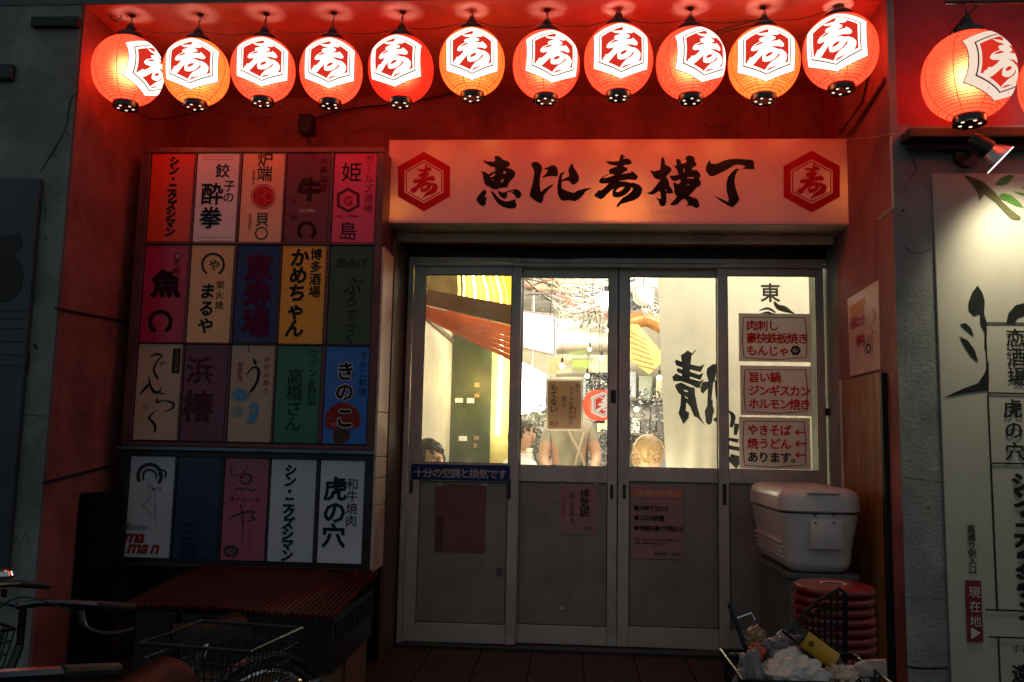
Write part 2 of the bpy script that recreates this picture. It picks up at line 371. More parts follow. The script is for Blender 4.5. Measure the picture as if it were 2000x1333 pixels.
YOKO = ([zo(l, 1255, 290, 10.256) for l in (
 [(405,160),(440,220),(455,330),(550,375),(590,430),(520,520),(470,570),(520,640),(540,750),(600,830),(620,890),(560,910),(470,900),(485,1040),(460,1140),(400,1170),(345,1140),(320,1050),(260,985),(370,1020),(360,880),(330,860),(260,900),(210,935),(130,920),(80,900),(180,860),(260,760),(360,630),(290,620),(240,590),(200,530),(150,440),(240,460),(350,430),(365,340),(370,220)],
 [(665,220),(730,215),(770,260),(775,310),(870,290),(885,240),(850,220),(880,165),(930,140),(1010,160),(1050,210),(1045,260),(1090,320),(1050,360),(980,400),(1010,440),(1090,440),(1150,500),(1170,560),(1130,600),(1170,680),(1165,740),(1080,790),(1020,860),(930,950),(1100,1020),(1130,1100),(1150,1160),(1080,1205),(1000,1160),(930,1145),(860,1180),(900,1140),(915,1090),(850,1010),(780,1040),(700,1120),(620,1150),(545,1130),(600,1070),(690,970),(640,900),(630,800),(610,680),(720,720),(770,660),(740,620),(660,660),(590,640),(540,550),(640,545),(720,530),(690,430),(620,340),(690,340)])],
 [zo(l, 1255, 290, 10.256) for l in ([(820,400),(850,430),(825,500)], [(890,580),(1030,575),(1020,605),(900,600)], [(890,735),(940,745),(910,710)], [(455,820),(470,860),(480,830)])])
CHO = ([zo(l, 1370, 300, 11.59) for l in (
 [(190,145),(215,230),(350,240),(500,165),(650,130),(820,120),(1160,145),(1200,220),(1195,360),(920,350),(1000,290),(880,255),(760,260),(640,330),(500,410),(350,480),(240,525),(180,500),(95,390),(100,300),(150,200)],
 [(880,350),(810,400),(770,500),(750,620),(780,800),(830,940),(865,1050),(800,1130),(710,1225),(600,1180),(480,1110),(380,1030),(280,955),(420,1010),(600,1100),(620,1040),(570,850),(565,680),(600,540),(680,430),(780,345)])], [])
AO = [zo(l, 1300, 670, 7.84) for l in (
 [(330,115),(400,160),(455,105),(460,120),(390,200),(375,330),(520,360),(595,320),(530,450),(365,410),(365,440),(500,490),(575,455),(530,570),(365,520),(365,545),(520,590),(590,550),(530,640),(520,690),(470,690),(380,640),(230,590),(110,585),(95,520),(150,470),(240,510),(240,480),(180,455),(160,420),(180,385),(250,410),(250,380),(160,350),(135,300),(150,255),(240,290),(225,190),(290,150)],
 [(230,605),(350,670),(440,690),(445,800),(480,980),(520,1130),(600,1265),(470,1140),(430,1130),(370,980),(310,910),(300,1040),(355,1070),(345,1150),(265,1250),(190,1080),(220,950),(230,800),(190,770),(140,680),(140,640)],
 [(780,320),(780,400),(750,560),(720,700),(715,960),(740,1040),(715,1120),(700,1230),(650,1260),(610,1220),(590,1050),(630,960),(640,700),(600,740),(570,780),(530,750),(525,680),(560,600),(650,590),(615,470),(630,390),(710,330)])]
AOh = [zo(l, 1300, 670, 7.84) for l in ([(265,715),(335,735),(335,755),(290,750)], [(285,810),(335,845),(330,860),(300,845)], [(725,600),(740,600),(710,880),(695,870)])]

def su_norm():                                     # the brush character scaled to -1..1 box, y up
    o, hs = SUz; f = lambda L: [((x - 592) / 540, -(y - 655) / 540) for x, y in L]
    return f(o), [f(h) for h in hs]
SN = su_norm()

# ================================================================== STRUCTURE
ZF = 0.13                                         # recess floor height
XW_L, XW_R = -2.29, 1.42                         # recess side walls
YO = -1.10; XO = 1.378                           # outer face; outer edge of the slightly splayed right side wall
ZC = 3.222                                          # recess ceiling
mb = MB(); mb.quad((-30, -30, 0), (30, -30, 0), (30, 30, 0), (-30, 30, 0)); mb.build('ground', M['ground'], kind='structure')
# recess floor, tiled
fl = MB().box((XW_L - .5, YO, -0.2), (XW_R + .3, 0.2, ZF - 0.012)).build('step', M['tile'], kind='structure')
tile_mesh = None
nx, ny = 14, 4
tw = (XW_R - XW_L) / nx; td = (-YO) / ny
for i in range(nx):
    for j in range(ny):
        if tile_mesh is None:
            t = MB().box((0.003, 0.003, 0), (tw - .003, td - .003, 0.012), 0.002).build('tile', M['tile'], fl); tile_mesh = t.data
        else:
            t = bpy.data.objects.new('tile', tile_mesh); C.objects.link(t); t.parent = fl
        t.location = (XW_L + i * tw, YO + j * td, ZF - 0.012)

bld = thing('building', 'grey plastered corner building with a red painted entrance recess', 'building', (0, 0, 0))
MB().box((-6, YO, -.2), (XW_L, 0.3, ZC + .001)).build('pillar', M['grey_plaster'], bld)
MB().box((-6, YO - .004, ZC + .002), (1.38, 0.3, 4.6)).build('beam', M['beam'], bld)
MB().box((XW_L + 0.001, YO + 0.002, ZC), (XW_R + .02, 0.16, ZC + .001)).build('ceiling', M['red_ceiling'], bld)
MB().box((XW_L, YO + .006, ZF), (XW_L + .012, .12, ZC)).build('reveal', M['red_plaster'], bld, label='red painted left side wall of the recess')
zb = at(1200, 500, 0).z
MB().box((XW_L + .012, 0.0, zb), (XW_R, 0.12, ZC)).build('back_wall', M['red_plaster'], bld)
MB().box((XW_L + .012, 0.0, ZF), (at(790, 900, 0).x - .02, 0.12, zb)).build('back_wall', M['dark_wood'], bld)
# right hand column and neighbouring wall
MB().box((XO, YO, -.2), (XO + .031, YO + .0055, ZC + .001)).build('corner', M['grey_plaster'], bld)
MB().box((XO + .0315, YO, -.2), (6, 0.3, 2.62)).build('column', M['grey_plaster'], bld)
MB().box((XO + .03, YO + .03, 2.62), (6, 0.3, 4.6)).build('upper_wall', mat('deep_red_plaster', (.34, .045, .055), .75, var=.25, scale=3, bump=.3, bscale=40, dirt=.5, dcol=(.06, .01, .012)), bld)

MB().slab([(XO, YO + .006, ZF), (XO + .03, YO + .006, ZF), (XW_R + .03, .12, ZF), (XW_R + .002, .12, ZF)], (0, 0, ZC - ZF)).build('reveal', M['red_plaster'], bld, label='red painted right side wall of the recess')
zl = at(1850, 264, YO - .06).z
MB().box((XO + .04, YO - .10, zl - .022), (6, YO, zl + .020), .004).build('ledge', M['black'], bld)
MB().tube([(XO + .06, YO - .05, zl - .045), (5, YO - .05, zl - .05)], .012).build('conduit', M['black'], bld)
# groove lines and cracks on the left pillar
for pts in ([(160, 175, 2.5), (135, 210, 2), (128, 262, 3), (100, 302, 4), (76, 338, 1)], [(128, 258, 1.5), (140, 270, 1)], [(90, 400, 1), (88, 420, 2.5), (86, 430, .5)], [(60, 690, 3), (55, 722, 1)], [(68, 670, 6), (72, 680, 5), (70, 686, 1)], [(60, 812, 1), (92, 814, 1)], [(108, 210, 1), (127, 136, 7), (118, 137, 6), (150, 134, 1)]):
    pass
MB().slab([atx(106, 600, XW_L + .012), atx(248, 628, XW_L + .012), atx(248, 632, XW_L + .012), atx(106, 605, XW_L + .012)], (.006, 0, 0)).build('groove', M['black'], bld)
MB().slab([atx(83, 941, XW_L + .012), atx(216, 908, XW_L + .012), atx(216, 912, XW_L + .012), atx(83, 946, XW_L + .012)], (.008, 0, 0)).build('groove', M['black'], bld)
crack = [stroke2d(p) for p in ([(157, 178, 1.5), (138, 195, 3), (130, 245, 2.2), (122, 262, 2), (104, 296, 4), (98, 304, 3), (78, 337, 1.5)], [(126, 255, 1.5), (142, 270, 1)], [(98, 303, 2), (112, 306, 1)], [(88, 405, 1), (87, 432, 1.8)], [(58, 690, 3), (54, 735, 1)], [(66, 672, 5), (72, 682, 6)], [(40, 811, .8), (92, 813, .8)], [(86, 466, 3), (91, 467, 3)])]
gf = [stroke2d(p) for p in ([(48, 840, .8), (30, 850, .8), (32, 870, .8), (50, 880, .8), (60, 905, .8), (42, 912, .8), (34, 880, .8)], [(60, 785, .8), (78, 790, .8), (66, 805, .8), (76, 818, .8), (60, 830, .8)], [(62, 850, .8), (75, 860, .8), (70, 880, .8), (52, 876, .8)], [(12, 1052, 1), (24, 1040, 1), (20, 1070, 1), (34, 1048, 1), (36, 1074, 1), (50, 1040, 1), (56, 1060, 1)], [(52, 1010, .8), (40, 1022, .8), (58, 1030, .8)], [(45, 930, .7), (40, 960, .7), (60, 962, .7)])]
for nm, L in (('crack', crack), ('graffiti', gf)):
    mbx = MB()
    for l in L:
        V, T = fill([l]); add2d(mbx, V, T, lambda x, y: at(x, y, YO - .002))
    mbx.build(nm, M['black'] if nm == 'crack' else mat('marker_line', (.1, .12, .12)), bld)
cr2 = MB()
for p in ([(1772, 264, 1), (1778, 300, 2), (1790, 330, 2.5), (1775, 350, 1)], [(1765, 480, 1), (1780, 492, 1.2), (1800, 494, 1), (1820, 486, .8)], [(1758, 930, .8), (1800, 938, 1.2), (1845, 942, .8)], [(1768, 1302, 3), (1800, 1306, 5), (1852, 1306, 4)], [(1760, 1168, .8), (1850, 1172, .8)], [(1763, 411, 5), (1767, 412, 5)], [(1812, 993, 3), (1816, 993, 3)]):
    V, T = fill([stroke2d(p)]); add2d(cr2, V, T, lambda x, y: at(x, y, YO - .002))
cr2.build('crack', M['black'], bld)
pt = MB()
for p in ([(420, 215, 1), (470, 232, 1.2), (540, 228, 1)], [(690, 262, 1), (720, 250, 1.4), (745, 256, .8)], [(1360, 238, .8), (1400, 250, 1.4), (1430, 240, .8)], [(1500, 205, 1.4), (1503, 262, .6)], [(1100, 205, 1.2), (1102, 240, .6)]):
    V, T = fill([stroke2d(p)]); add2d(pt, V, T, lambda x, y: at(x, y, -.002))
pt.build('crack', mat('wall_crack', (.06, .015, .015), .8), bld)
for (x, y) in ((560, 205), (855, 235), (1185, 246), (1452, 214), (1560, 240), (430, 250)):
    MB().tube([at(x, y, -.001), at(x, y, -.006)], .006, 8).build('screw', M['lamp_black'], bld)
MB().box(at(1040, 188, -.03), at(1085, 203, -.001), .003).build('junction_cover', M['red_plaster'], bld)
# small cover plates high on the left pillar
o = MB().box(at(60, 32, YO - .03), at(158, 56, YO), .004).build('vent_grille', M['black'], None); tag(o, 'black slotted vent plate high on the grey pillar beside the lanterns', 'vent')
o = MB().box(at(-30, 124, YO - .03), at(30, 160, YO), .008).build('cover_plate', M['dark_frame'], None); tag(o, 'small rounded dark plate at the left edge of the grey pillar', 'plate')
# dark poster board at far left
pb = thing('poster_board', 'dark framed poster board on the grey pillar at the far left', 'board', at(20, 800, YO))
p0, p1 = at(-260, 352, YO), at(48, 1110, YO)
MB().box((p0.x, YO - .03, p1.z), (at(48, 800, YO).x, YO, p0.z), .003).build('board', mat('poster_night', (.05, .065, .08), .3, var=.3), pb)
for i, y in enumerate((604, 620, 638, 664, 690, 710)):
    a = at(-200, y, YO - .031); b = at(46, y + 4, YO - .031); MB().box((a.x, YO - .034, b.z), (at(44, 800, YO).x, YO - .0305, a.z)).build('stripe', M['black'], pb)
shape(pb, 'picture', [ring2d(4, 540, 0, 40, n=20, sy=1.3), [(-100, 480), (38, 455), (44, 480), (20, 500), (-100, 505)]], [], M['black'], YO - .0325)

# lintel trim and dark header above the doors, narrow board strips beside the doors
z0 = at(1200, 454, -.24).z
dl, dr = at(800, 880, 0).x, at(1619, 880, 0).x
dt = at(1210, 508, 0).z
MB().box((at(787, 470, -.02).x, -.22, at(1200, 470, -.1).z), (XW_R - .004, -.02, z0), .004).build('lintel', M['pale_board'], bld)
MB().box((at(792, 500, 0).x, -.06, dt + .0), (XW_R - .004, .06, at(1200, 482, -.06).z), .003).build('door_header', M['black'], bld)
MB().tube([at(975, 500, -.065), at(1100, 504, -.068), at(1180, 500, -.066), at(1262, 503, -.065)], .004).build('conduit', M['alu_dark'], bld)

# ================================================================== INTERIOR ROOM
IW = mat('room_wall', (0.5, 0.46, 0.37), .7, var=.25, scale=2, dirt=.45, dcol=(.22, .2, .15))
IF = mat('room_floor', (0.16, 0.13, 0.1), .6, var=.3)
IC = mat('room_ceiling', (0.25, 0.24, 0.22), .8, var=.5, scale=5)
room = thing('room', 'bright cluttered eating hall behind the sliding glass doors', 'room', (0, 0, 0))
MB().box((-1.6, .16, -.1), (2.4, 6.2, ZF)).build('floor', IF, room)
MB().box((-1.6, 6.0, ZF), (2.4, 6.1, 2.9)).build('wall', IW, room)
MB().box((2.3, .16, ZF), (2.4, 6.0, 2.9)).build('wall', IW, room)
MB().box((-1.7, .16, 2.85), (2.4, 6.0, 2.95)).build('ceiling', IC, room)
MB().box((-1.75, .16, ZF), (-1.6, 6.1, 2.9)).build('wall', IW, room)
MB().box((XW_R + .03, .13, ZF), (2.4, .16, 2.9)).build('wall', IW, room)
MB().box((-1.75, .13, ZF), (dl - .01, .16, 2.9)).build('wall', IW, room)
MB().box((dl - .01, .13, zb), (XW_R + .03, .16, 2.9)).build('wall', IW, room)
xg = at(880, 800, 2.2).x
MB().box((xg - .06, .5, ZF), (xg, 2.2, at(880, 620, 2.2).z)).build('partition', mat('partition_beige', (.5, .46, .36), .6, var=.15), room)
MB().box((xg - .004, .5, at(870, 650, 1.5).z), (xg + .02, 2.2, at(870, 642, 1.5).z)).build('rail', M['dark_wood'], room)
dg = mat('green_chalk', (.05, .065, .03), .5, var=.5, scale=4, dirt=.5, dcol=(.12, .15, .03))
MB().box((xg, 2.2, ZF), (at(958, 800, 2.2).x, 2.26, at(900, 655, 2.2).z)).build('green_panel', dg, room)
MB().box((at(958, 800, 2.2).x, 2.25, ZF), (at(1012, 800, 2.2).x, 2.31, 2.8)).build('partition', mat('partition_yellow', (.85, .74, .28), .5, var=.2), room)
MB().box((-1.3, 2.4, 1.95), (at(1010, 800, 2.4).x, 2.46, 2.85)).build('partition', mat('upper_board', (.35, .22, .07), .6, var=.4), room)
for (a, b, c, d), w_ in zip(((889, 778, 904, 787), (912, 778, 926, 788), (866, 763, 874, 768), (896, 852, 912, 862), (856, 850, 866, 858)), ('left of the upper pair in the middle', 'right of the upper pair in the middle', 'uppermost at the left edge', 'wide one in the lower middle', 'lowest at the left edge')):
    o = MB().box(at(a, b, 2.19), at(c, d, 2.2)).build('price_card', mat('card_white', (.8, .8, .75), .5), None); tag(o, 'small white card on the dark green panel, ' + w_, 'card', 'cards on the green panel')
for (a, b, c, d), w_ in zip(((927, 748, 936, 757), (927, 770, 936, 777), (926, 852, 935, 860), (925, 866, 931, 875)), ('topmost', 'second from the top', 'third from the top', 'lowest')):
    o = MB().box(at(a, b, 2.185), at(c, d, 2.2)).build('switch', mat('switch_brown', (.35, .2, .08), .4), None); tag(o, w_ + ' of the small brown switch plates on the dark green panel', 'switch', 'switches on the green panel')
ns = thing('no_smoking_sign', 'small pink no smoking notice on the inside partition', 'sign', at(869, 742, 2.1))
MB().box(at(859, 729, 2.1), at(880, 757, 2.105)).build('board', mat('pink_card', (.8, .5, .48), .5), ns)
shape(ns, 'symbol', [ring2d(869, 741, 3, 5, n=16), [(865, 737), (867, 736), (873, 745), (871, 746)]], [], M['ink_red'], 2.095)
write(ns, 'NO SMOKING', 861, 753, 3, 2.095, M['ink_black'], vert=False, step=1.8)
# orange corrugated awning
aw = thing('awning', 'orange corrugated awning hanging inside the left glass door', 'awning', at(920, 640, 1.3))
A_, B_, D_, C_ = at(815, 594, .6), at(1010, 640, 1.5), at(826, 622, .6), at(1010, 712, 1.5)
om = mat('orange_tin', (.70, .2, .045), .35, var=.25, scale=6)
for i in range(6):
    def fa(u, v, i=i):
        w = (i + v * .86) / 6
        p = A_.lerp(B_, u).lerp(D_.lerp(C_, u), w); p.y += .05 * v - .02; return p
    MB().grid(fa, 1, 3).build('slat', om, aw, solid=.004)
MB().slab([at(815, 562, .5), at(1010, 598, .5), at(1010, 638, .5), at(815, 592, .5)], (0, .02, 0)).build('fascia', mat('amber_board', (.30, .12, .03), .4, var=.3), aw)
# neon tubes
nm_y = glow('neon_yellow', (1, .5, .06), 6.0); nm_w = glow('neon_hot', (1, .8, .3), 16.0)
MB().slab([at(905, 500, 1.15), at(1012, 500, 1.15), at(1012, 600, 1.15), at(925, 590, 1.15), at(905, 575, 1.15)], (0, .02, 0)).build('neon_backing', mat('neon_backing', (.9, .7, .15), .4), aw)
nt_ = thing('neon_sign', 'glowing yellow neon tube sign above the orange awning', 'neon sign', at(945, 570, 1.0))
for k, (a, b) in enumerate(((896, 893), (904, 903), (913, 914), (924, 926), (936, 939), (946, 952), (958, 966), (968, 980), (980, 992))):
    pts = curve([at(a, 500, 1.0), at(a + 2 * math.sin(k), 540, 1.0), at((a + b) / 2 + 3, 570, 1.0), at(b, 598 + k, 1.0)], 5)
    MB().tube(pts, .006 if k % 3 else .010, 6).build('tube', nm_w if k % 2 else nm_y, nt_)
for j, (ya, yb) in enumerate(((548, 552), (562, 566), (578, 582))):
    MB().tube(curve([at(915, ya, 1.02), at(940, yb + 4, 1.02), at(985, ya + 5, 1.02)], 5), .005, 6).build('tube', nm_y, nt_)
tb = thing('fluorescent_tube', 'upright fluorescent tube glaring at the right edge of the left door', 'lamp', at(973, 780, 2.15))
MB().tube([at(972, 850, 2.15), at(981, 640, 2.15)], .014, 10).build('tube', glow('tube_light', (1, .95, .6), 16.0), tb)
MB().box(at(967, 640, 2.18), at(985, 634, 2.12)).build('socket', M['alu'], tb)

# window 2: cables, ducts, lightbox, bulbs, lantern, ceiling clutter
cab = [mat('cable_pink', (.6, .25, .2), .5), mat('cable_cream', (.75, .65, .45), .5), mat('cable_grey', (.3, .3, .3), .5), M['rubber'], mat('cable_white', (.8, .78, .72), .4)]
ch = thing('cable_bundle', 'tangled bundle of cream and pink cables under the inside ceiling', 'cables', at(1100, 580, 2.0))
rnd = random.Random(3)
for k in range(26):
    x0, y0 = 1000 + rnd.uniform(-20, 20), 530 + rnd.uniform(0, 60)
    pts = [at(x0, y0, 1.6 + rnd.uniform(-.2, .3)), at(1070 + rnd.uniform(-15, 15), 560 + rnd.uniform(-15, 30), 1.9), at(1120 + rnd.uniform(-20, 20), 575 + rnd.uniform(-22, 40), 2.2), at(1215 + rnd.uniform(0, 30), 570 + rnd.uniform(-30, 70), 2.6)]
    MB().tube(curve(pts, 6), rnd.choice((.003, .005, .008)), 5).build('cable', cab[k % 5], ch)
for k in range(8):
    x = 1040 + k * 20; MB().tube(curve([at(x, 530, 1.8), at(x + rnd.uniform(-9, 9), 575, 1.85), at(x + rnd.uniform(-9, 9), 625 + rnd.uniform(-20, 20), 1.9)], 6), .003, 5).build('cable', cab[1 + k % 4], ch)
dm = mat('duct_metal', (.62, .6, .52), .35, metal=.6, var=.2)
for (ya, yb, xx, lab, g) in ((638, 634, 16, 'upper thinner silver duct crossing the hall behind the second door', None), (672, 668, 24, 'lower thick silver duct crossing the hall behind the second door', None)):
    d_ = thing('duct', lab, 'duct', at(1140, ya, 2.8))
    rr = xx * mpp(2.8)
    a, b = at(1072, ya, 2.8), at(1225, yb + 6, 3.0)
    MB().tube(curve([a, a.lerp(b, .5) + Vector((0, 0, .01)), b], 8), rr, 20).build('pipe', dm, d_, smooth=True)
    for t in (.1, .5, .85): p = a.lerp(b, t); MB().tube([p - Vector((.012, 0, 0)), p + Vector((.012, 0, 0))], rr * 1.06, 20).build('collar', dm, d_)
hood = thing('extractor_hood', 'pale extractor hood hanging under the ducts', 'hood', at(1140, 715, 2.9))
MB().slab([at(1085, 728, 2.9), at(1120, 700, 2.9), at(1160, 700, 2.9), at(1200, 728, 2.9)], (0, .5, 0)).build('hood', mat('hood_steel', (.6, .57, .45), .35, metal=.5), hood)
o = MB().box(at(1118, 705, 2.85), at(1152, 716, 2.8), .003).build('exit_sign', glow('green_sign', (.5, .9, .12), 1.6), None); tag(o, 'small glowing green sign under the extractor hood', 'sign')
lb = thing('lightbox', 'tilted white glowing lightbox behind the second door', 'sign', at(1055, 650, 1.9))
MB().slab([at(1022, 608, 1.9), at(1083, 616, 2.1), at(1083, 694, 2.1), at(1022, 680, 1.9)], (0.01, .06, 0)).build('face', glow('white_box', (1, .97, .9), 1.6), lb)
for q in (((1022, 608, 1.9), (1083, 616, 2.1)), ((1083, 616, 2.1), (1083, 694, 2.1)), ((1083, 694, 2.1), (1022, 680, 1.9))):
    MB().tube([at(*q[0]), at(*q[1])], .007, 6).build('frame', mat('box_frame', (.5, .4, .35)), lb)
write(lb, 'マン', 1058, 667, 9, 1.99, M['ink_black'], vert=False)
ORD = ['first', 'second', 'third', 'fourth', 'fifth', 'sixth', 'seventh', 'eighth', 'ninth', 'tenth', 'eleventh', 'twelfth', 'thirteenth', 'fourteenth', 'fifteenth', 'sixteenth', 'seventeenth', 'eighteenth', 'nineteenth', 'twentieth']
bm_ = glow('bulb', (1, .85, .6), 14)
for i, (x, y, r) in enumerate(sorted(((1142, 600, .03), (1131, 580, .02), (1183, 584, .06), (1175, 700, .018), (1188, 646, .02), (1098, 715, .022), (1147, 735, .018), (1243, 800, .02), (1288, 738, .02), (1180, 600, .03), (1152, 683, .015)))):
    b = thing('light_bulb', ORD[i] + ' from the left of the bare glowing bulbs hanging in the hall', 'light bulb', at(x, y, 2.3), group='bare bulbs strung through the hall')
    MB().ball(at(x, y, 2.3), r, 12).build('bulb', bm_ if r < .05 else glow('bulb_white', (.9, .95, 1), 20), b, smooth=True)
    p = at(x, y, 2.3); MB().tube([p + Vector((0, 0, r)), p + Vector((0, 0, r + .04))], r * .5, 8).build('socket', M['rubber'], b)
    MB().tube([p + Vector((0, 0, r + .04)), Vector((p.x + .02, p.y, 2.84))], .002, 4).build('cord', M['rubber'], b)
hl = thing('ceiling_panel_light', 'glaring white panel lamp behind the second door', 'lamp', at(1030, 760, 2.8))
MB().slab([at(1015, 705, 2.8), at(1064, 730, 3.1), at(1064, 800, 3.1), at(1015, 810, 2.8)], (0, .04, 0)).build('panel', glow('panel_light', (1, .95, .75), 16), hl)
MB().tube([at(1040, 715, 2.95), Vector((at(1040, 715, 2.95).x, 2.95, 2.85))], .008).build('stem', M['alu'], hl)
# shelves and clutter on the far wall
shelf_c = [(.45, .25, .2), (.3, .32, .36), (.6, .55, .45), (.08, .08, .08), (.5, .45, .3), (.25, .28, .22), (.7, .68, .6), (.12, .11, .1)]
cm = [mat('box_colour', c, .5, var=.2) for c in shelf_c]
for r_ in range(3):
    zz = .9 + r_ * .42
    sh = thing('shelf', 'wall shelf packed with boxes and bottles at the far end, row of the hall' if r_ else 'lowest wall shelf packed with boxes at the far end', 'shelf', (.4, 5.8, zz))
    if r_: sh['label'] = ('second', 'third', 'highest')[r_ - 1] + ' wall shelf from below packed with boxes at the far end'
    MB().box((-.6, 5.6, zz), (2.2, 6.0, zz + .03)).build('board', M['dark_wood'], sh)
    x = -.55; kk = 0
    while x < 2.1:
        w = rnd.uniform(.06, .2); h = rnd.uniform(.12, .34)
        o = MB().box((x, 5.62, zz + .031), (x + w, 5.85, zz + .031 + h), .005).build('storage_box', rnd.choice(cm), None)
        tag(o, ORD[kk] + ' box from the left on the ' + ('lowest', 'second', 'third', 'highest')[r_] + ' far shelf', 'box', 'boxes on the far shelves'); kk += 1; x += w + rnd.uniform(.01, .06)
# tables inside
for (tx, ty, lab) in ((.45, 2.3, 'dark table behind the second door'), (.75, 3.4, 'dark table further back in the hall'), (-.55, 3.6, 'dark table at the left back of the hall'), (.75, 1.5, 'dark table close behind the third door')):
    t = thing('table', lab, 'table', (tx, ty, ZF))
    MB().box((tx - .35, ty - .3, ZF + .68), (tx + .35, ty + .3, ZF + .71), .006).build('tabletop', M['dark_wood'], t)
    for a in (-.3, .3):
        for b in (-.25, .25): MB().tube([(tx + a, ty + b, ZF), (tx + a, ty + b, ZF + .68)], .018).build('leg', M['black'], t)
# window 3: pendant lamp, duct end, fan, slanted poster
pl = thing('pendant_lamp', 'white pendant lamp behind the third door', 'lamp', at(1257, 575, 1.6))
p = at(1257, 578, 1.6)
MB().lathe([(.012, .06), (.05, .055), (.075, .03), (.078, -.03), (.055, -.06), (.03, -.075)], p, 20, True, True).build('shade', mat('lamp_white', (.8, .76, .68), .4, emit=(1, .9, .7), es=.25), pl, smooth=True)
MB().tube([p + Vector((0, 0, .06)), Vector((p.x, p.y, 2.85))], .004).build('cord', M['rubber'], pl)
MB().tube([at(1225, 560, 1.6), at(1290, 563, 1.6)], .003, 5).build('wire', M['rubber'], pl)
MB().tube(ring_pts := [p + Vector((.05 * math.cos(a), .05 * math.sin(a), -.11)) for a in [k * math.pi / 6 for k in range(12)]], .003, 5, closed=True).build('guard', M['alu'], pl)
o = thing('duct', 'rusty orange duct elbow behind the third door', 'duct', at(1260, 625, 2.2)); MB().tube(curve([at(1225, 632, 2.2), at(1262, 622, 2.2), at(1300, 640, 2.2)], 6), .07, 16).build('pipe', mat('rusty_duct', (.6, .3, .1), .4, metal=.3, var=.3), o, smooth=True)
fn = thing('ceiling_fan', 'round grey wall fan beside the banner behind the third door', 'fan', at(1275, 595, 1.9))
p = at(1276, 603, 1.9)
for rr_ in (.035, .06, .085): MB().tube([p + Vector((rr_ * math.cos(k * math.pi / 10), 0, rr_ * math.sin(k * math.pi / 10))) for k in range(20)], .003, 5, closed=True).build('guard', M['alu'], fn)
for k in range(4):
    a = k * math.pi / 2 + .4; MB().slab([p + Vector((0, .02, 0)), p + Vector((.075 * math.cos(a - .3), .03, .075 * math.sin(a - .3))), p + Vector((.075 * math.cos(a + .3), .015, .075 * math.sin(a + .3)))], (0, .003, 0)).build('blade', mat('blade_grey', (.4, .42, .45), .3), fn)
MB().tube([p + Vector((0, .03, 0)), Vector((p.x, p.y + .03, 2.85))], .01, 6).build('stem', M['alu'], fn)
ps = thing('menu_poster', 'slanting yellow menu poster hung behind the third door', 'poster', at(1265, 680, 2.0))
q = [at(1226, 632, 2.0), at(1246, 634, 2.0), at(1302, 700, 2.0), at(1268, 732, 2.0), at(1226, 700, 2.0)]
MB().slab(q, (0, .004, 0)).build('sheet', mat('poster_yellow', (.8, .6, .18), .5, var=.2, scale=20), ps)
for k in range(7): MB().slab([at(1228 + k * 2, 645 + k * 11, 1.995), at(1262 + k * 3, 664 + k * 9.5, 1.995), at(1262 + k * 3, 665.2 + k * 9.5, 1.995), at(1228 + k * 2, 646.2 + k * 11, 1.995)], (0, .002, 0)).build('print', mat('poster_print', (.5, .22, .08), .5), ps)
def leafy(name, label, cat, boxes, cols, n, size, seed):
    t = thing(name, label, cat, at(*boxes[0][:2], boxes[0][4])); rn = random.Random(seed)
    for ci, col in enumerate(cols):
        g = MB()
        for k in range(n):
            bx = rn.choice(boxes); c = at(rn.uniform(bx[0], bx[2]), rn.uniform(bx[1], bx[3]), bx[4] + rn.uniform(0, .3))
            a = Vector((rn.gauss(0, 1), rn.gauss(0, 1), rn.gauss(0, 1))).normalized(); b = a.orthogonal().normalized(); q = size * rn.uniform(.5, 1.4)
            g.bm.faces.new([g.bm.verts.new(c + a * q), g.bm.verts.new(c + b * q * .5), g.bm.verts.new(c - a * q), g.bm.verts.new(c - b * q * .5)])
        g.build('leaf', mat(name + '_colour', col, .5, var=.3), t, kind='stuff')
    for k in range(6):
        bx = boxes[k % len(boxes)]; x = rn.uniform(bx[0], bx[2])
        g = MB(); g.tube(curve([at(x, bx[1] - 5, bx[4] + .1), at(x + rn.uniform(-8, 8), (bx[1] + bx[3]) / 2, bx[4] + .15), at(x + rn.uniform(-10, 10), bx[3], bx[4] + .1)], 5), .004, 5); g.build('stem', M['rubber'], t)
    return t
leafy('garland', 'dark tangled garland and clutter hanging at the right of the second door', 'garland', [(1145, 725, 1200, 775, 2.9), (1150, 840, 1200, 910, 3.0)], [(.05, .06, .04), (.35, .36, .34), (.12, .1, .09), (.15, .2, .35)], 300, .020, 5)
leafy('garland', 'dark leafy clutter around the seated guest at the left of the second door', 'garland', [(1016, 790, 1066, 850, 2.9), (1040, 850, 1080, 912, 3.1)], [(.06, .08, .05), (.4, .4, .36), (.15, .14, .1)], 300, .020, 6)
leafy('garland', 'grey leafy clutter above the blond guest at the third door', 'garland', [(1226, 760, 1300, 860, 2.9), (1226, 575, 1262, 625, 2.6)], [(.07, .08, .08), (.45, .46, .5), (.2, .22, .3)], 300, .020, 7)
leafy('garland', 'tangled strings and tape under the ceiling at the top of the second door', 'garland', [(1080, 560, 1200, 640, 2.7)], [(.06, .06, .06), (.5, .48, .42), (.3, .2, .12)], 300, .018, 8)
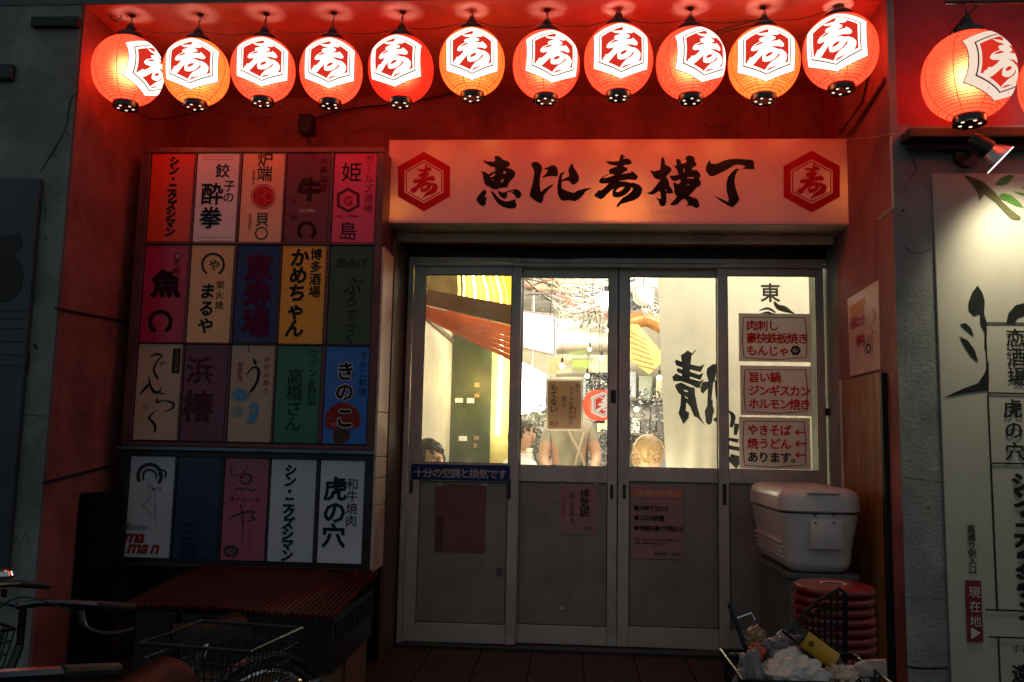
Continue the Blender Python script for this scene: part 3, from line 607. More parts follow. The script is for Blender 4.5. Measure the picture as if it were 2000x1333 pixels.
for k_, (x, y, w_, h_, c_, Yq) in enumerate(((1072, 700, 40, 34, (.55, .2, .1), 4.6), (1148, 760, 26, 40, (.6, .5, .2), 4.4), (1226, 650, 30, 40, (.2, .3, .4), 4.5), (1080, 755, 26, 36, (.3, .12, .1), 4.2), (1180, 760, 20, 60, (.55, .45, .35), 4.3))):
    fp = thing('flyer', ORD[k_] + ' of the crooked flyers hanging deep in the hall, counted from the left', 'flyer', at(x, y, Yq), group='flyers deep in the hall')
    MB().slab([at(x, y, Yq), at(x + w_, y + 3, Yq + .05), at(x + w_ - 2, y + h_, Yq + .05), at(x - 2, y + h_ - 2, Yq)], (0, .006, 0)).build('sheet', mat('flyer_paper', c_, .6, var=.4, scale=25), fp)
def lamp_point(loc, e, col=(1, .9, .72), r=.12):
    L = bpy.data.lights.new('room_light', 'POINT'); L.energy = e; L.color = col; L.shadow_soft_size = r
    o = bpy.data.objects.new('room_light', L); C.objects.link(o); o.location = loc; return o
lamp_point((.05, 2.4, 2.45), 60); lamp_point((.65, 3.8, 2.4), 70); lamp_point((.75, 1.3, 2.5), 50, (1, .93, .8)); lamp_point((-.4, 3.9, 2.2), 50, (1, .93, .6))
lamp_point((-.7, 2.0, 1.7), 5, (1, .62, .2)); lamp_point((.3, 5.0, 1.9), 50); lamp_point((1.6, 1.2, 2.4), 28, (1, .9, .7), .2)

cl_ = thing('soffit_fill_lamp', 'added fill strip behind the lower door panels, lighting the lintel underside', 'lamp', (.15, .55, .9))  # added lamp, unseen behind the lower panels, brightens the lintel underside
MB().box((-.5, .45, ZF), (.75, .62, .88), .005).build('fill_lamp_base', M['dark_wood'], cl_)  # made-up base carrying the fill tube
MB().tube([(-.45, .53, .915), (.7, .53, .915)], .02, 10).build('tube', glow('soffit_fill_tube', (1, .88, .62), 60), cl_)

# ================================================================== BANNER CLOTH behind doors 3 and 4
bn = thing('banner', 'long off-white cloth banner with black brush characters behind the two right doors', 'banner', at(1440, 540, .45))
cl = translucent('banner_cloth', (.72, .68, .56), .45, .8)
def fb(u, v):
    x = 1284 + (1640 - 1284) * u + (v * 17 if u < .5 else v * 17 * (1 - u) * 2); y = 525 + 405 * v
    p = at(x, y, .45)
    p.y += .018 * math.sin(u * 22 + 3 * v) * (1 - .6 * u) * (.3 + v) + .01 * math.sin(u * 60 + v * 5) * v
    return p
MB().grid(fb, 70, 24).build('cloth', cl, bn, smooth=True)
bi = mat('banner_ink', (.022, .018, .014), .7)
V, T = fill(AO, AOh, .0); m_ = MB(); add2d(m_, V, T, lambda x, y: at(x + 1, y, .405)); m_.build('lettering', bi, bn)
V, T = fill([zo(l, 1180, 500, 2.9625) for l in ([(660, 690), (650, 720), (660, 760)],)] + [stroke2d(s) for s in ([(1403, 742, 14), (1408, 775, 20), (1412, 800, 6)], [(1395, 818, 8), (1404, 824, 6)], [(1424, 803, 3), (1432, 815, 10), (1428, 835, 6)], [(1440, 828, 12), (1436, 850, 6)], [(1424, 858, 6), (1442, 862, 8)], [(1424, 874, 8), (1445, 878, 8)], [(1425, 893, 14), (1445, 905, 26)])]); m_ = MB(); add2d(m_, V, T, lambda x, y: at(x, y, .405)); m_.build('lettering', bi, bn)
write(bn, '東', 1502, 574, 34, .405, bi, bold=.025)
shape(bn, 'lettering', [stroke2d(s) for s in ([(1483, 607, 2), (1500, 603, 5), (1515, 611, 3)], [(1512, 590, 4), (1520, 600, 10), (1532, 604, 12), (1545, 610, 5), (1552, 613, 2)], [(1486, 613, 2), (1500, 611, 5), (1510, 614, 2)])], [], bi, .404)

# ================================================================== PEOPLE inside
def person(name, label, joints, links, tags, mats, hair_col, head, look=0.0, hair=1.0, extra=None):
    """joints: name -> (x,y,z,r); one skin surface; faces coloured by the nearest joint's garment tag"""
    root = thing('person', label, 'person', (joints['pelvis'][0], joints['pelvis'][1], ZF))
    names = list(joints); me = bpy.data.meshes.new('body')
    me.from_pydata([Vector(joints[n][:3]) - Vector(root.location) for n in names], [(names.index(a), names.index(b)) for a, b in links], [])
    ob = bpy.data.objects.new('body', me); C.objects.link(ob)
    ob.modifiers.new('s', 'SKIN'); sv = me.skin_vertices[0].data
    for i, n in enumerate(names): sv[i].radius = (joints[n][3], joints[n][3] * joints[n][4] if len(joints[n]) > 4 else joints[n][3]); sv[i].use_root = (n == 'pelvis')
    sd = ob.modifiers.new('d', 'SUBSURF'); sd.levels = 2; sd.render_levels = 2
    bpy.context.view_layer.update()
    ev = bpy.data.meshes.new_from_object(ob.evaluated_get(bpy.context.evaluated_depsgraph_get()))
    bpy.data.objects.remove(ob)
    bm = bmesh.new(); bm.from_mesh(ev)
    hc = Vector(head[:3]) - Vector(root.location); hr = head[3]
    Rz = Matrix.Rotation(look, 3, 'Z')
    n0 = len(bm.faces)
    def sph(c, r, sc, seg=16):
        res = bmesh.ops.create_uvsphere(bm, u_segments=seg, v_segments=12, radius=r)
        for v in res['verts']: v.co = Rz @ (Vector((v.co.x * sc[0], v.co.y * sc[1], v.co.z * sc[2])) + Vector(c)) + hc
    sph((0, 0, 0), hr, (.8, .95, 1.12), 24)
    sph((0, -.25 * hr, -.45 * hr), hr * .62, (.85, .9, .9))            # jaw, face looks along -Y
    sph((0, -hr * .98, -.12 * hr), hr * .17, (.8, 1, 1.6), 10)
    for s in (-1, 1): sph((s * hr * .82, .05 * hr, -.1 * hr), hr * .26, (.35, .7, 1.1), 10)
    nh = len(bm.faces)
    bmesh.ops.recalc_face_normals(bm, faces=bm.faces[:])
    bm.to_mesh(ev); bm.free()
    keys = sorted(set(mats)); 
    for k in keys: ev.materials.append(mats[k])
    jl = [(Vector(joints[n][:3]) - Vector(root.location), keys.index(tags[n])) for n in names]
    for i, p in enumerate(ev.polygons):
        p.use_smooth = True
        if i >= n0: p.material_index = keys.index('skin')
        else: c = p.center; p.material_index = min(jl, key=lambda j: (j[0] - c).length)[1]
    ev.name = 'body'; o = bpy.data.objects.new('body', ev); C.objects.link(o); o.parent = root
    # eyes and mouth
    wc = Vector(head[:3])
    for s in (-1, 1): MB().ball(wc + Rz @ Vector((s * hr * .33, -hr * .86, .05 * hr)), hr * .055, 8).build('eye', M['ink_black'], root, smooth=True)
    MB().ball(wc + Rz @ Vector((0, -hr * .83, -.5 * hr)), hr * .16, 10, (1.3, .4, .35)).build('mouth', mat('lip', (.35, .1, .08), .5), root, smooth=True)
    # hair: a cap of many locks
    hm = mat('hair', hair_col, .45, var=.4, scale=60)
    hb = MB(); rn = random.Random(int(abs(head[0]) * 1000))
    for k in range(230):
        a = rn.uniform(0, 2 * math.pi); e = rn.uniform(-.35, 1.5)
        d = Vector((math.cos(a) * math.cos(e), math.sin(a) * math.cos(e), math.sin(e)))
        if d.y < -.35 and d.z < .45: continue
        st = Vector((d.x * .84, d.y * .98, d.z * 1.14)) * hr
        tang = Vector((d.y, -d.x, -.9)).normalized()
        cw = rn.uniform(-.5, .5) * hair
        P = [st * .97, st * 1.07 + tang * hr * .12, st * 1.08 + tang * hr * .3 + Vector((cw, cw * .5, 0)) * hr * .12, st * 1.0 + Vector((d.x * .1, d.y * .1, -.45)) * hr]
        hb.tube([wc + Rz @ q for q in P], [hr * .05, hr * .085, hr * .07, hr * .02], 5)
    cap = bmesh.ops.create_uvsphere(hb.bm, u_segments=20, v_segments=12, radius=hr * 1.05)['verts']
    for v in cap:
        c = Vector((v.co.x * .84, v.co.y * .97 + .1 * hr, v.co.z * 1.12 + .06 * hr))
        if c.y < -.55 * hr and c.z < .5 * hr: c.y *= .55; c.z *= .9
        if c.z < -.5 * hr: c.z = -.5 * hr; c.x *= .8; c.y *= .8
        v.co = wc + Rz @ c
    hb.build('hair', hm, root, smooth=True)
    return root
skin = mat('skin', (.62, .36, .24), .5, var=.08, scale=20)
def seated(name, label, px, py, Y, shirt, hair_col, look, hair):
    h = at(px, py, Y); x, y, z = h.x, h.y, h.z
    zs = z - .72; a = look
    f = lambda dx, dy: (x + dx * math.cos(a) - dy * math.sin(a), y + dx * math.sin(a) + dy * math.cos(a))
    J = {'pelvis': (*f(0, .02), zs + .02, .15, .8), 'belly': (*f(0, .02), zs + .2, .135, .8), 'chest': (*f(0, .02), zs + .4, .15, .7), 'neck0': (*f(0, .02), zs + .54, .06), 'neck': (*f(0, 0), zs + .63, .05),
         'shl': (*f(-.16, .02), zs + .47, .07), 'ell': (*f(-.22, -.08), zs + .23, .045), 'wrl': (*f(-.12, -.3), zs + .2, .028), 'hal': (*f(-.1, -.37), zs + .2, .03),
         'shr': (*f(.16, .02), zs + .47, .07), 'elr': (*f(.22, -.08), zs + .23, .045), 'wrr': (*f(.12, -.3), zs + .2, .028), 'har': (*f(.1, -.37), zs + .2, .03),
         'hil': (*f(-.09, 0), zs, .09), 'knl': (*f(-.11, -.42), zs + .03, .06), 'anl': (*f(-.11, -.42), ZF + .08, .04), 'tol': (*f(-.11, -.58), ZF + .03, .035),
         'hir': (*f(.09, 0), zs, .09), 'knr': (*f(.11, -.42), zs + .03, .06), 'anr': (*f(.11, -.42), ZF + .08, .04), 'tor': (*f(.11, -.58), ZF + .03, .035)}
    Lk = [('pelvis', 'belly'), ('belly', 'chest'), ('chest', 'neck0'), ('neck0', 'neck'), ('chest', 'shl'), ('shl', 'ell'), ('ell', 'wrl'), ('wrl', 'hal'), ('chest', 'shr'), ('shr', 'elr'), ('elr', 'wrr'), ('wrr', 'har'),
          ('pelvis', 'hil'), ('hil', 'knl'), ('knl', 'anl'), ('anl', 'tol'), ('pelvis', 'hir'), ('hir', 'knr'), ('knr', 'anr'), ('anr', 'tor')]
    tg = {k: 'skin' for k in J}
    for k in ('belly', 'chest', 'neck0', 'shl', 'ell', 'shr', 'elr'): tg[k] = 'shirt'
    for k in ('pelvis', 'hil', 'knl', 'hir', 'knr', 'anl', 'anr', 'tol', 'tor'): tg[k] = 'trousers'
    r = person(name, label, J, Lk, tg, {'skin': skin, 'shirt': shirt, 'trousers': M['black']}, hair_col, (x, y, z, .105), look, hair)
    st = thing('chair', 'plain stool under ' + {'a': 'the dark haired guest', 'b': 'the blond curly guest', 'c': 'the white shirted guest'}[name], 'stool', (*f(0, .02), ZF))
    MB().lathe([(.0, -.03), (.17, -.03), (.18, -.01), (.17, 0)], (*f(0, .02), zs - .1), 20, False, True).build('seat', M['dark_wood'], st)
    for k in range(4): cx, cy = f(.13 * math.cos(k * 1.57 + .8), .02 + .13 * math.sin(k * 1.57 + .8)); MB().tube([(cx, cy, ZF), (cx, cy, zs - .12)], .012).build('leg', M['black'], st)
    return r
seated('a', 'dark haired guest sitting low behind the left door, only the head showing', 838, 896, .62, mat('shirt_dark', (.05, .05, .06)), (.02, .014, .01), R(48), .9)
seated('b', 'guest with curly blond hair seen from behind at the third door', 1268, 886, 1.0, mat('shirt_cream', (.75, .7, .6)), (.42, .27, .12), R(120), 1.6)
seated('c', 'guest in a white shirt sitting at the left of the second door', 1020, 850, 2.0, mat('shirt_white', (.8, .8, .78)), (.03, .02, .015), R(60), .6)
# waiter: standing, back half turned, apron
wx = at(1112, 800, 2.7).x; wy = 2.7
sh_m = mat('shirt_khaki', (.36, .35, .27), .8, var=.15, scale=12, bump=.3, bscale=25)
J = {'pelvis': (wx, wy, 0.90, .15, .75), 'belly': (wx, wy, 1.05, .14, .7), 'chest': (wx, wy, 1.26, .165, .65), 'neck0': (wx, wy, 1.42, .06), 'neck': (wx, wy - .01, 1.48, .05),
     'shl': (wx - .17, wy, 1.36, .07), 'ell': (wx - .22, wy - .04, 1.08, .05), 'wrl': (wx - .15, wy - .18, 0.88, .032), 'hal': (wx - .12, wy - .22, 0.82, .035),
     'shr': (wx + .17, wy, 1.36, .07), 'elr': (wx + .24, wy - .02, 1.10, .05), 'wrr': (wx + .2, wy - .2, 0.96, .032), 'har': (wx + .17, wy - .27, 0.95, .035),
     'hil': (wx - .09, wy, .92, .1), 'knl': (wx - .1, wy, .55, .07), 'anl': (wx - .1, wy + .02, ZF + .1, .045), 'tol': (wx - .1, wy - .12, ZF + .04, .04),
     'hir': (wx + .09, wy, .92, .1), 'knr': (wx + .1, wy, .55, .07), 'anr': (wx + .1, wy + .02, ZF + .1, .045), 'tor': (wx + .1, wy - .12, ZF + .04, .04)}
Lk = [('pelvis', 'belly'), ('belly', 'chest'), ('chest', 'neck0'), ('neck0', 'neck'), ('chest', 'shl'), ('shl', 'ell'), ('ell', 'wrl'), ('wrl', 'hal'), ('chest', 'shr'), ('shr', 'elr'), ('elr', 'wrr'), ('wrr', 'har'),
      ('pelvis', 'hil'), ('hil', 'knl'), ('knl', 'anl'), ('anl', 'tol'), ('pelvis', 'hir'), ('hir', 'knr'), ('knr', 'anr'), ('anr', 'tor')]
tg = {k: 'skin' for k in J}
for k in ('belly', 'chest', 'neck0', 'shl', 'shr'): tg[k] = 'shirt'
for k in ('pelvis', 'hil', 'knl', 'hir', 'knr', 'anl', 'anr', 'tol', 'tor'): tg[k] = 'trousers'
wt = person('w', 'waiter in a khaki shirt and tied apron standing behind the second door', J, Lk, tg, {'skin': skin, 'shirt': sh_m, 'trousers': M['black']}, (.02, .015, .01), (wx, wy - .02, 1.58, .10), R(180), .5)
am = mat('apron', (.55, .5, .38), .8, bump=.2)
MB().tube(curve([(wx + .03, wy - .11, 0.92), (wx + .07, wy - .125, 1.10), (wx + .13, wy - .1, 1.32)], 5), .012, 6).build('apron_strap', am, wt)
MB().tube(curve([(wx + .15, wy - .09, 0.92), (wx + .11, wy - .125, 1.10), (wx - .02, wy - .1, 1.34)], 5), .012, 6).build('apron_strap', am, wt)
MB().tube(curve([(wx - .17, wy - .06, 0.93), (wx, wy - .14, 0.92), (wx + .17, wy - .06, 0.93)], 5), .015, 6).build('apron_strap', am, wt)

# ================================================================== SLIDING DOORS
dfz0, dfz1 = ZF, dt
frm = thing('door_frame', 'dull aluminium frame and top track round the four sliding doors', 'frame', ((dl + dr) / 2, 0, ZF))
MB().box((dl - .002, -.05, dt - .028), (dr, .07, dt), .002).build('track', M['alu'], frm)
MB().box((dl - .002, -.058, dt - .052), (dr, -.044, dt - .034), .002).build('track', M['alu'], frm)
MB().box((dl - .03, -.05, ZF), (dl - .003, .07, dt), .002).build('jamb', M['alu'], frm)
MB().box((dr + .001, -.05, ZF), (dr + .026, .07, dt), .002).build('jamb', M['alu'], frm)
MB().box((dl - .05, -.09, ZF - .004), (dr + .04, .1, ZF + .016), .003).build('sill', M['alu_dark'], frm)
MB().box((dl - .06, -.03, ZF), (dl - .031, .07, dt), .002).build('trim', M['dark_wood'], frm)
MB().box((dr + .027, -.03, ZF), (XW_R, .07, dt), .002).build('trim', M['dark_frame'], frm)
def door(label, x0, x1, Y, gx0, gx1, gy0, gy1, ly0, ly1, handles):
    """stiles x0..x1, glass gx0..gx1 etc. given in photo pixels around height 720 on the plane Y"""
    wx_ = lambda p, q=720: at(p, q, Y).x
    wz = lambda q, p: at(p, q, Y).z
    cx = (x0 + x1) / 2; D = thing('sliding_door', label, 'door', (wx_(cx), Y, ZF), group='sliding doors of the entrance')
    X0, X1, G0, G1 = wx_(x0), wx_(x1), wx_(gx0), wx_(gx1)
    zt = dt - .03; zg1, zg0, zl1, zl0 = wz(gy0, cx), wz(gy1, cx), wz(ly0, cx), wz(ly1, cx)
    t = .016
    MB().box((X0, Y - t, ZF + .02), (G0, Y + t, zt), .0025).build('stile', M['alu'], D)
    MB().box((G1, Y - t, ZF + .02), (X1, Y + t, zt), .0025).build('stile', M['alu'], D)
    MB().box((G0 + .0005, Y - t + .002, zg1), (G1 - .0005, Y + t - .002, zt - .001), .0025).build('rail', M['alu'], D)
    MB().box((G0 + .0005, Y - t + .002, zl1), (G1 - .0005, Y + t - .002, zg0), .0025).build('rail', M['alu'], D)
    MB().box((G0 + .0005, Y - t + .002, ZF + .021), (G1 - .0005, Y + t - .002, zl0), .0025).build('rail', M['alu'], D)
    MB().box((G0, Y - .002, zg0), (G1, Y + .002, zg1)).build('glass_pane', M['glass'], D)
    MB().box((G0, Y - .003, zl0), (G1, Y + .003, zl1)).build('lower_panel', M['frost'], D)
    for (z_, zz, c) in ((zg0, zg1, 0), (zl0, zl1, 1)):
        g = .004; mbx = MB()
        for (a, b, c_, d) in ((G0, z_, G0 + g, zz), (G1 - g, z_, G1, zz), (G0 + g, z_, G1 - g, z_ + g), (G0 + g, zz - g, G1 - g, zz)): mbx.box((a, Y - .008, b), (c_, Y - .0032, d))
        mbx.build('gasket', M['black_plastic'] if c else M['alu_dark'], D)
    for (hx, ha, hb, w) in handles:
        a = at(hx - w / 2, ha, Y - t); b = at(hx + w / 2, hb, Y - t)
        MB().box((wx_(hx - w / 2), Y - t - .003, b.z), (wx_(hx + w / 2), Y - t + .004, a.z), .001).build('handle', M['alu_dark'], D)
    return D
d1 = door('leftmost sliding door with a blue ventilation strip under its glass', 804, 1016, -.022, 827, 997, 538, 905, 941, 1218, [(999, 938, 976, 8), (812, 938, 964, 6)])
d2 = door('second sliding door from the left, brown handwritten menu taped to its glass', 998, 1206, .024, 1019, 1188, 543, 911, 942, 1222, [(1198, 762, 788, 10), (1196, 947, 975, 6)])
o = MB().box(at(1204.5, 513, .02), at(1211.5, 1150, .03)).build('gap_light_block', M['black_plastic'], d2)  # added strip, blocks room light shining through the upper door gap
d3 = door('third sliding door from the left, pink rules notice on its lower panel', 1208.2, 1419, .024, 1229, 1400, 542, 915, 942, 1226, [(1220, 947, 975, 6)])
d4 = door('rightmost sliding door with three menu boards on its glass', 1402, 1610, -.022, 1421, 1596, 540, 919, 946, 1232, [(1412, 945, 987, 7)])
o = MB().box(at(1611, 798, -.05), at(1622, 812, -.06), .002).build('lock', M['black_plastic'], None); tag(o, 'small black latch on the right jamb beside the menu boards', 'latch')
scm = mat('scuff', (.12, .115, .10), .6, var=.5, scale=30); tpm = mat('tape_mark', (.5, .46, .36), .5, var=.3)
rs = random.Random(44)
for D_, xa, xb, Yq in ((d1, 830, 990, -.0265), (d2, 1022, 1184, .0195), (d3, 1232, 1396, .0195), (d4, 1424, 1460, -.0265)):
    g = MB()
    for k in range(9):
        x, y = rs.uniform(xa, xb), rs.uniform(960, 1205); L_ = rs.uniform(8, 34); sl = rs.uniform(-.5, 1.6)
        V, T = fill([stroke2d([(x, y, .3), (x + L_ * .5, y + L_ * sl * .5, rs.uniform(.4, 1.1)), (x + L_, y + L_ * sl, .3)], 2)]); add2d(g, V, T, lambda a_, b_: at(a_, b_, Yq))
    g.build('scuff', scm, D_, kind='stuff')
for (D_, x, y, w_, h_, Yq) in ((d1, 853, 944, 12, 5, -.034), (d1, 940, 944, 12, 5, -.034), (d2, 1160, 944, 9, 4, .0105), (d2, 1092, 944, 9, 4, .0105), (d3, 1232, 947, 9, 4, .0105), (d3, 1328, 947, 9, 4, .0105), (d2, 1150, 975, 14, 40, .0192), (d4, 1500, 612, 12, 4, -.037), (d1, 970, 1110, 10, 16, -.0265)):
    p_, q__ = at(x, y + h_, Yq), at(x + w_, y, Yq); MB().box((p_.x, Yq - .0006, p_.z), (q__.x, Yq, q__.z)).build('tape', tpm if h_ < 10 else scm, D_)
# pale raised spot low on the second door
MB().ball(at(1098, 1190, .018), .012, 12, (1.1, .3, .8)).build('pale_spot', mat('pale_mottled', (.6, .56, .4), .6, var=.4, scale=60), d2, smooth=True)
# notices on the doors
def sheet(name, label, cat, x0, y0, x1, y1, Y, m, t=.0015, rot=0, curl=0.0, group=None):
    c = at((x0 + x1) / 2, (y0 + y1) / 2, Y); D = thing(name, label, cat, c, group=group)
    a, b = at(x0, (y0 + y1) / 2, Y), at(x1, (y0 + y1) / 2, Y); zt, zb_ = at((x0 + x1) / 2, y0, Y).z, at((x0 + x1) / 2, y1, Y).z
    mbx = MB()
    mbx.grid(lambda u, v: Vector((a.x + (b.x - a.x) * u, Y + .0004 - curl * (2 * u - 1) ** 4 * (2 * v - 1) ** 4 - .0006 * math.sin(u * 9 + v * 4), zb_ + (zt - zb_) * v)), 8, 8)
    mbx.build('sheet', m, D, solid=t) if t else mbx.build('sheet', m, D); return D
Yd = -.022 - .0175
bs = sheet('notice_strip', 'blue strip reading that air conditioning and ventilation are sufficient', 'notice', 803, 908, 996, 939, Yd - .002, mat('blue_vinyl', (.03, .085, .30), .3, var=.15))
write(bs, '十分の空調と換気です', 816, 924, 17, Yd - .005, mat('print_pale', (.55, .55, .62), .5), step=18.2, vert=False, bold=.018)
pk = mat('pink_paper', (.72, .50, .50), .7, var=.1, bump=.1, bscale=30)
s1 = sheet('notice', 'large faded pink sheet on the lower panel of the leftmost door', 'notice', 850, 946, 948, 1079, -.032, mat('faded_pink', (.42, .24, .23), .7, var=.15))
write(s1, '喫煙禁煙器', 859, 1018, 12, -.0345, mat('faded_ink', (.12, .06, .06)), step=12.5, bold=.02)
s2 = sheet('notice', 'small pink handwritten sheet on the lower panel of the second door', 'notice', 1094, 946, 1165, 1044, .014, pk)
write(s2, '排気説', 1141, 966, 17, .0115, M['ink_black'], step=17, bold=.01, wob=.2, slant=.1)
write(s2, 'おことわり', 1117, 968, 11, .0115, M['ink_black'], step=12, wob=.25, slant=.1)
write(s2, 'いつも有難う', 1101, 966, 6, .0115, M['ink_red'], step=8, wob=.2)
write(s2, '店主', 1146, 1033, 7, .0115, M['ink_black'], step=8, vert=False)
s3 = sheet('notice', 'pink rules notice with an orange heading on the third door', 'notice', 1233, 950, 1335, 1092, .014, pk)
MB().box(at(1238, 957, .0125), at(1331, 972, .011)).build('heading', mat('orange_print', (.7, .25, .07), .5), s3)
write(s3, '迷惑行為禁止', 1250, 965, 12, .0095, mat('heading_text', (.75, .5, .4)), step=14, vert=False, bold=.015)
for i, (t_, y, n) in enumerate((('●大声でさわぐ', 993, 9), ('●ゴミの放置', 1012, 9), ('●歩道を塞ぐ行為など', 1032, 9.3))):
    write(s3, t_, 1243, y, 9.5, .0115, M['ink_black'], step=9.4, vert=False, bold=.02)
write(s3, '近隣のご迷惑となりますのでご協力をお願いします', 1241, 1054, 4, .0115, M['ink_black'], step=3.8, vert=False)
write(s3, '皆様のご理解をお願いいたします', 1243, 1061, 4, .0115, M['ink_black'], step=3.9, vert=False)
write(s3, '恵比寿横丁 商店会', 1280, 1082, 5, .0115, M['ink_black'], step=5.5, vert=False)
Ym = .024 - .0045
s4 = sheet('menu_sheet', 'brown handwritten menu sheet taped on the glass of the second door', 'notice', 1067, 742, 1138, 842, Ym, translucent('white_border', (.9, .82, .7), .6, .6), t=0)
MB().quad(at(1070, 838, Ym - .003), at(1135, 838, Ym - .003), at(1135, 745, Ym - .003), at(1070, 745, Ym - .003)).build('picture', translucent('brown_paper', (.62, .45, .32), .5, .6, var=.2), s4)
write(s4, 'もてない', 1081, 758, 13, Ym - .0045, M['ink_black'], step=14, bold=.015, wob=.2, slant=.1)
write(s4, '男の', 1127, 755, 8, Ym - .0045, M['ink_black'], step=9, wob=.2)
write(s4, '恋する人達の味方', 1115, 760, 8, Ym - .0045, M['ink_black'], step=9.2, wob=.25)
write(s4, '際立', 1101, 780, 9, Ym - .0045, M['ink_black'], step=10, wob=.2)
shape(s4, 'print', [ring2d(1082, 828, 8, 8.8, n=20, sy=.6), [(1123, 795), (1124.5, 795), (1123, 820), (1121.5, 820)]], [], M['ink_red'], Ym - .0046)
write(s4, '店主', 1078, 828, 7, Ym - .0047, M['ink_black'], step=8, vert=False)
# three menu boards
wb = translucent('board_pinkwhite', (.95, .80, .76), .26, .5); rk = ink('menu_red', (.75, .02, .02)); 
boards = [(1443, 613, 1585, 707, ('肉刺し', '豪快鉄板焼き', 'もんじゃ')), (1446, 715, 1586, 812, ('旨い鍋', 'ジンギスカン', 'ホルモン焼き')), (1444, 816, 1583, 917, ('やきそば', '焼うどん', 'あります。'))]
Yb = -.022 - .006
for i, (x0, y0, x1, y1, L) in enumerate(boards):
    b = sheet('menu_board', ('top', 'middle', 'lowest')[i] + ' pinkish menu board on the right door glass, ' + ('three lines and a small crest', 'three lines all in red', 'with three red arrows')[i], 'sign', x0, y0, x1, y1, Yb, wb, t=0, group='menu boards on the right door')
    shape(b, 'border', [stroke2d(s, 1) for s in ([(x0 + 9, y0 + 7, 1.4), (x0 + 7, y0 + 50, 1.8), (x0 + 10, y1 - 9, 1.4)], [(x1 - 13, y0 + 7, 1.4), (x1 - 9, y0 + 45, 1.8), (x1 - 10, y1 - 8, 1.4)], [(x0 + 10, y0 + 7, 1.2), (x1 - 12, y0 + 8, 1.2)], [(x0 + 10, y1 - 8, 1.2), ((x0 + x1) / 2, y1 - 4, 1.4), (x1 - 11, y1 - 8, 1.2)])], [], M['ink_black'], Yb - .0045)
    for k, t_ in enumerate(L):
        st = 19.4 if len(t_) > 4 else 20.5
        if i == 2: st = 20.5
        write(b, t_, x0 + 25 if i else x0 + 24, (y0 + 24 + k * 24.5 if i == 0 else y0 + 23 + k * 26 if i == 1 else y0 + 25 + k * 26.5), 19, Yb - .005, M['ink_black'] if (i == 2 and k == 2) else rk, step=st, vert=False, bold=.028)
    if i == 0:
        shape(b, 'emblem', [ring2d(1554, 685, 5.5, 9.5, n=24, wob=.08)], [], M['ink_black'], Yb - .0046); write(b, '吉', 1554, 685, 10, Yb - .0048, M['ink_black'], bold=.03)
    if i == 2:
        for yy in (845, 867, 889): shape(b, 'arrow', [stroke2d(s, 1) for s in ([(1553, yy, 2), (1574, yy, 3)], [(1554, yy, 2.5), (1561, yy - 5, 3)], [(1554, yy, 2.5), (1561, yy + 5, 3)])], [], rk, Yb - .0046)

# ================================================================== BIG LIGHTBOX SIGN
Ys = -.46
sx0, sx1 = at(757, 360, Ys).x, at(1662.5, 360, Ys).x; sz1, sz0 = at(1210, 272, Ys).z, at(1210, 437, Ys).z
sg = thing('lightbox_sign', 'wide white lightbox sign with large black brush characters above the doors', 'sign', ((sx0 + sx1) / 2, -.2, sz0))
t = .012
MB().box((sx0, Ys + .004, sz1 - t), (sx1, -.005, sz1), .002).build('casing', M['sign_metal'], sg, label='top of the casing')
MB().box((sx0, Ys + .004, sz0 - .002), (sx1, -.005, sz0 + t), .002).build('casing', M['sign_metal'], sg, label='underside of the casing')
MB().box((sx0, Ys + .004, sz0 + t), (sx0 + t, -.005, sz1 - t)).build('casing', M['sign_metal'], sg, label='left end of the casing')
MB().box((sx1 - t, Ys + .004, sz0 + t), (sx1, -.005, sz1 - t)).build('casing', M['sign_metal'], sg, label='right end of the casing')
face = MB().box((sx0 + .001, Ys, sz0 - .001), (sx1 - .001, Ys + .0035, sz1 - .001), .001).build('face', M['sign_face'], sg)
mbx = MB(); mbx.box((sx0 + .02, Ys + .2, sz0 - .05), (sx1 - .03, -.225, sz0 - .003), .004); mbx.build('under_trim', M['pale_board'], sg)
for nm, G in (('恵', KEI), ('比', HI), ('寿', SU), ('横', YOKO), ('丁', CHO)):
    shape(face, 'brush_character', G[0], G[1], M['ink_black'], Ys - .0016)
def emblem_flat(parent, cx, cy, w, h, Y, m):
    s_ = h * .5
    V, T = fill([hexagon(w, h, s_, (cx, cy))], [hexagon(w * .745, h * .72, s_ * .72, (cx, cy))])
    V2, T2 = fill([hexagon(w * .70, h * .675, s_ * .68, (cx, cy))], [hexagon(w * .655, h * .63, s_ * .63, (cx, cy))])
    V3, T3 = fill([[(cx + x * w * .60, cy - y * w * .66) for x, y in SN[0]]], [[(cx + x * w * .60, cy - y * w * .66) for x, y in hh] for hh in SN[1]])
    mb_ = MB()
    for v_, t_ in ((V, T), (V2, T2)): add2d(mb_, v_, t_, lambda x, y: at(x, y, Y))
    add2d(mb_, V3, T3, lambda x, y: at(x, y, Y - .0006)); return mb_.build('emblem', m, parent)
emblem_flat(face, 828, 355, 51, 58.5, Ys - .0016, M['ink_red'])
emblem_flat(face, 1585.5, 355, 55, 60.5, Ys - .0016, M['ink_red'])
def sign_lamp(px, py, e, r=.03):
    L = bpy.data.lights.new('sign_bulb', 'POINT'); L.energy = e; L.color = (1, .68, .32); L.shadow_soft_size = r
    o = bpy.data.objects.new('sign_bulb', L); C.objects.link(o); o.location = at(px, py, Ys + .09)
sign_lamp(1208, 418, 9); sign_lamp(1650, 385, 5, .05); sign_lamp(776, 415, 1.8, .05); sign_lamp(900, 340, 1.2, .15); sign_lamp(1400, 340, 1.2, .15); sign_lamp(1500, 410, .3, .1); sign_lamp(1000, 410, .25, .1)

# ================================================================== DIRECTORY SIGNBOARDS (panels)
YP = -.62
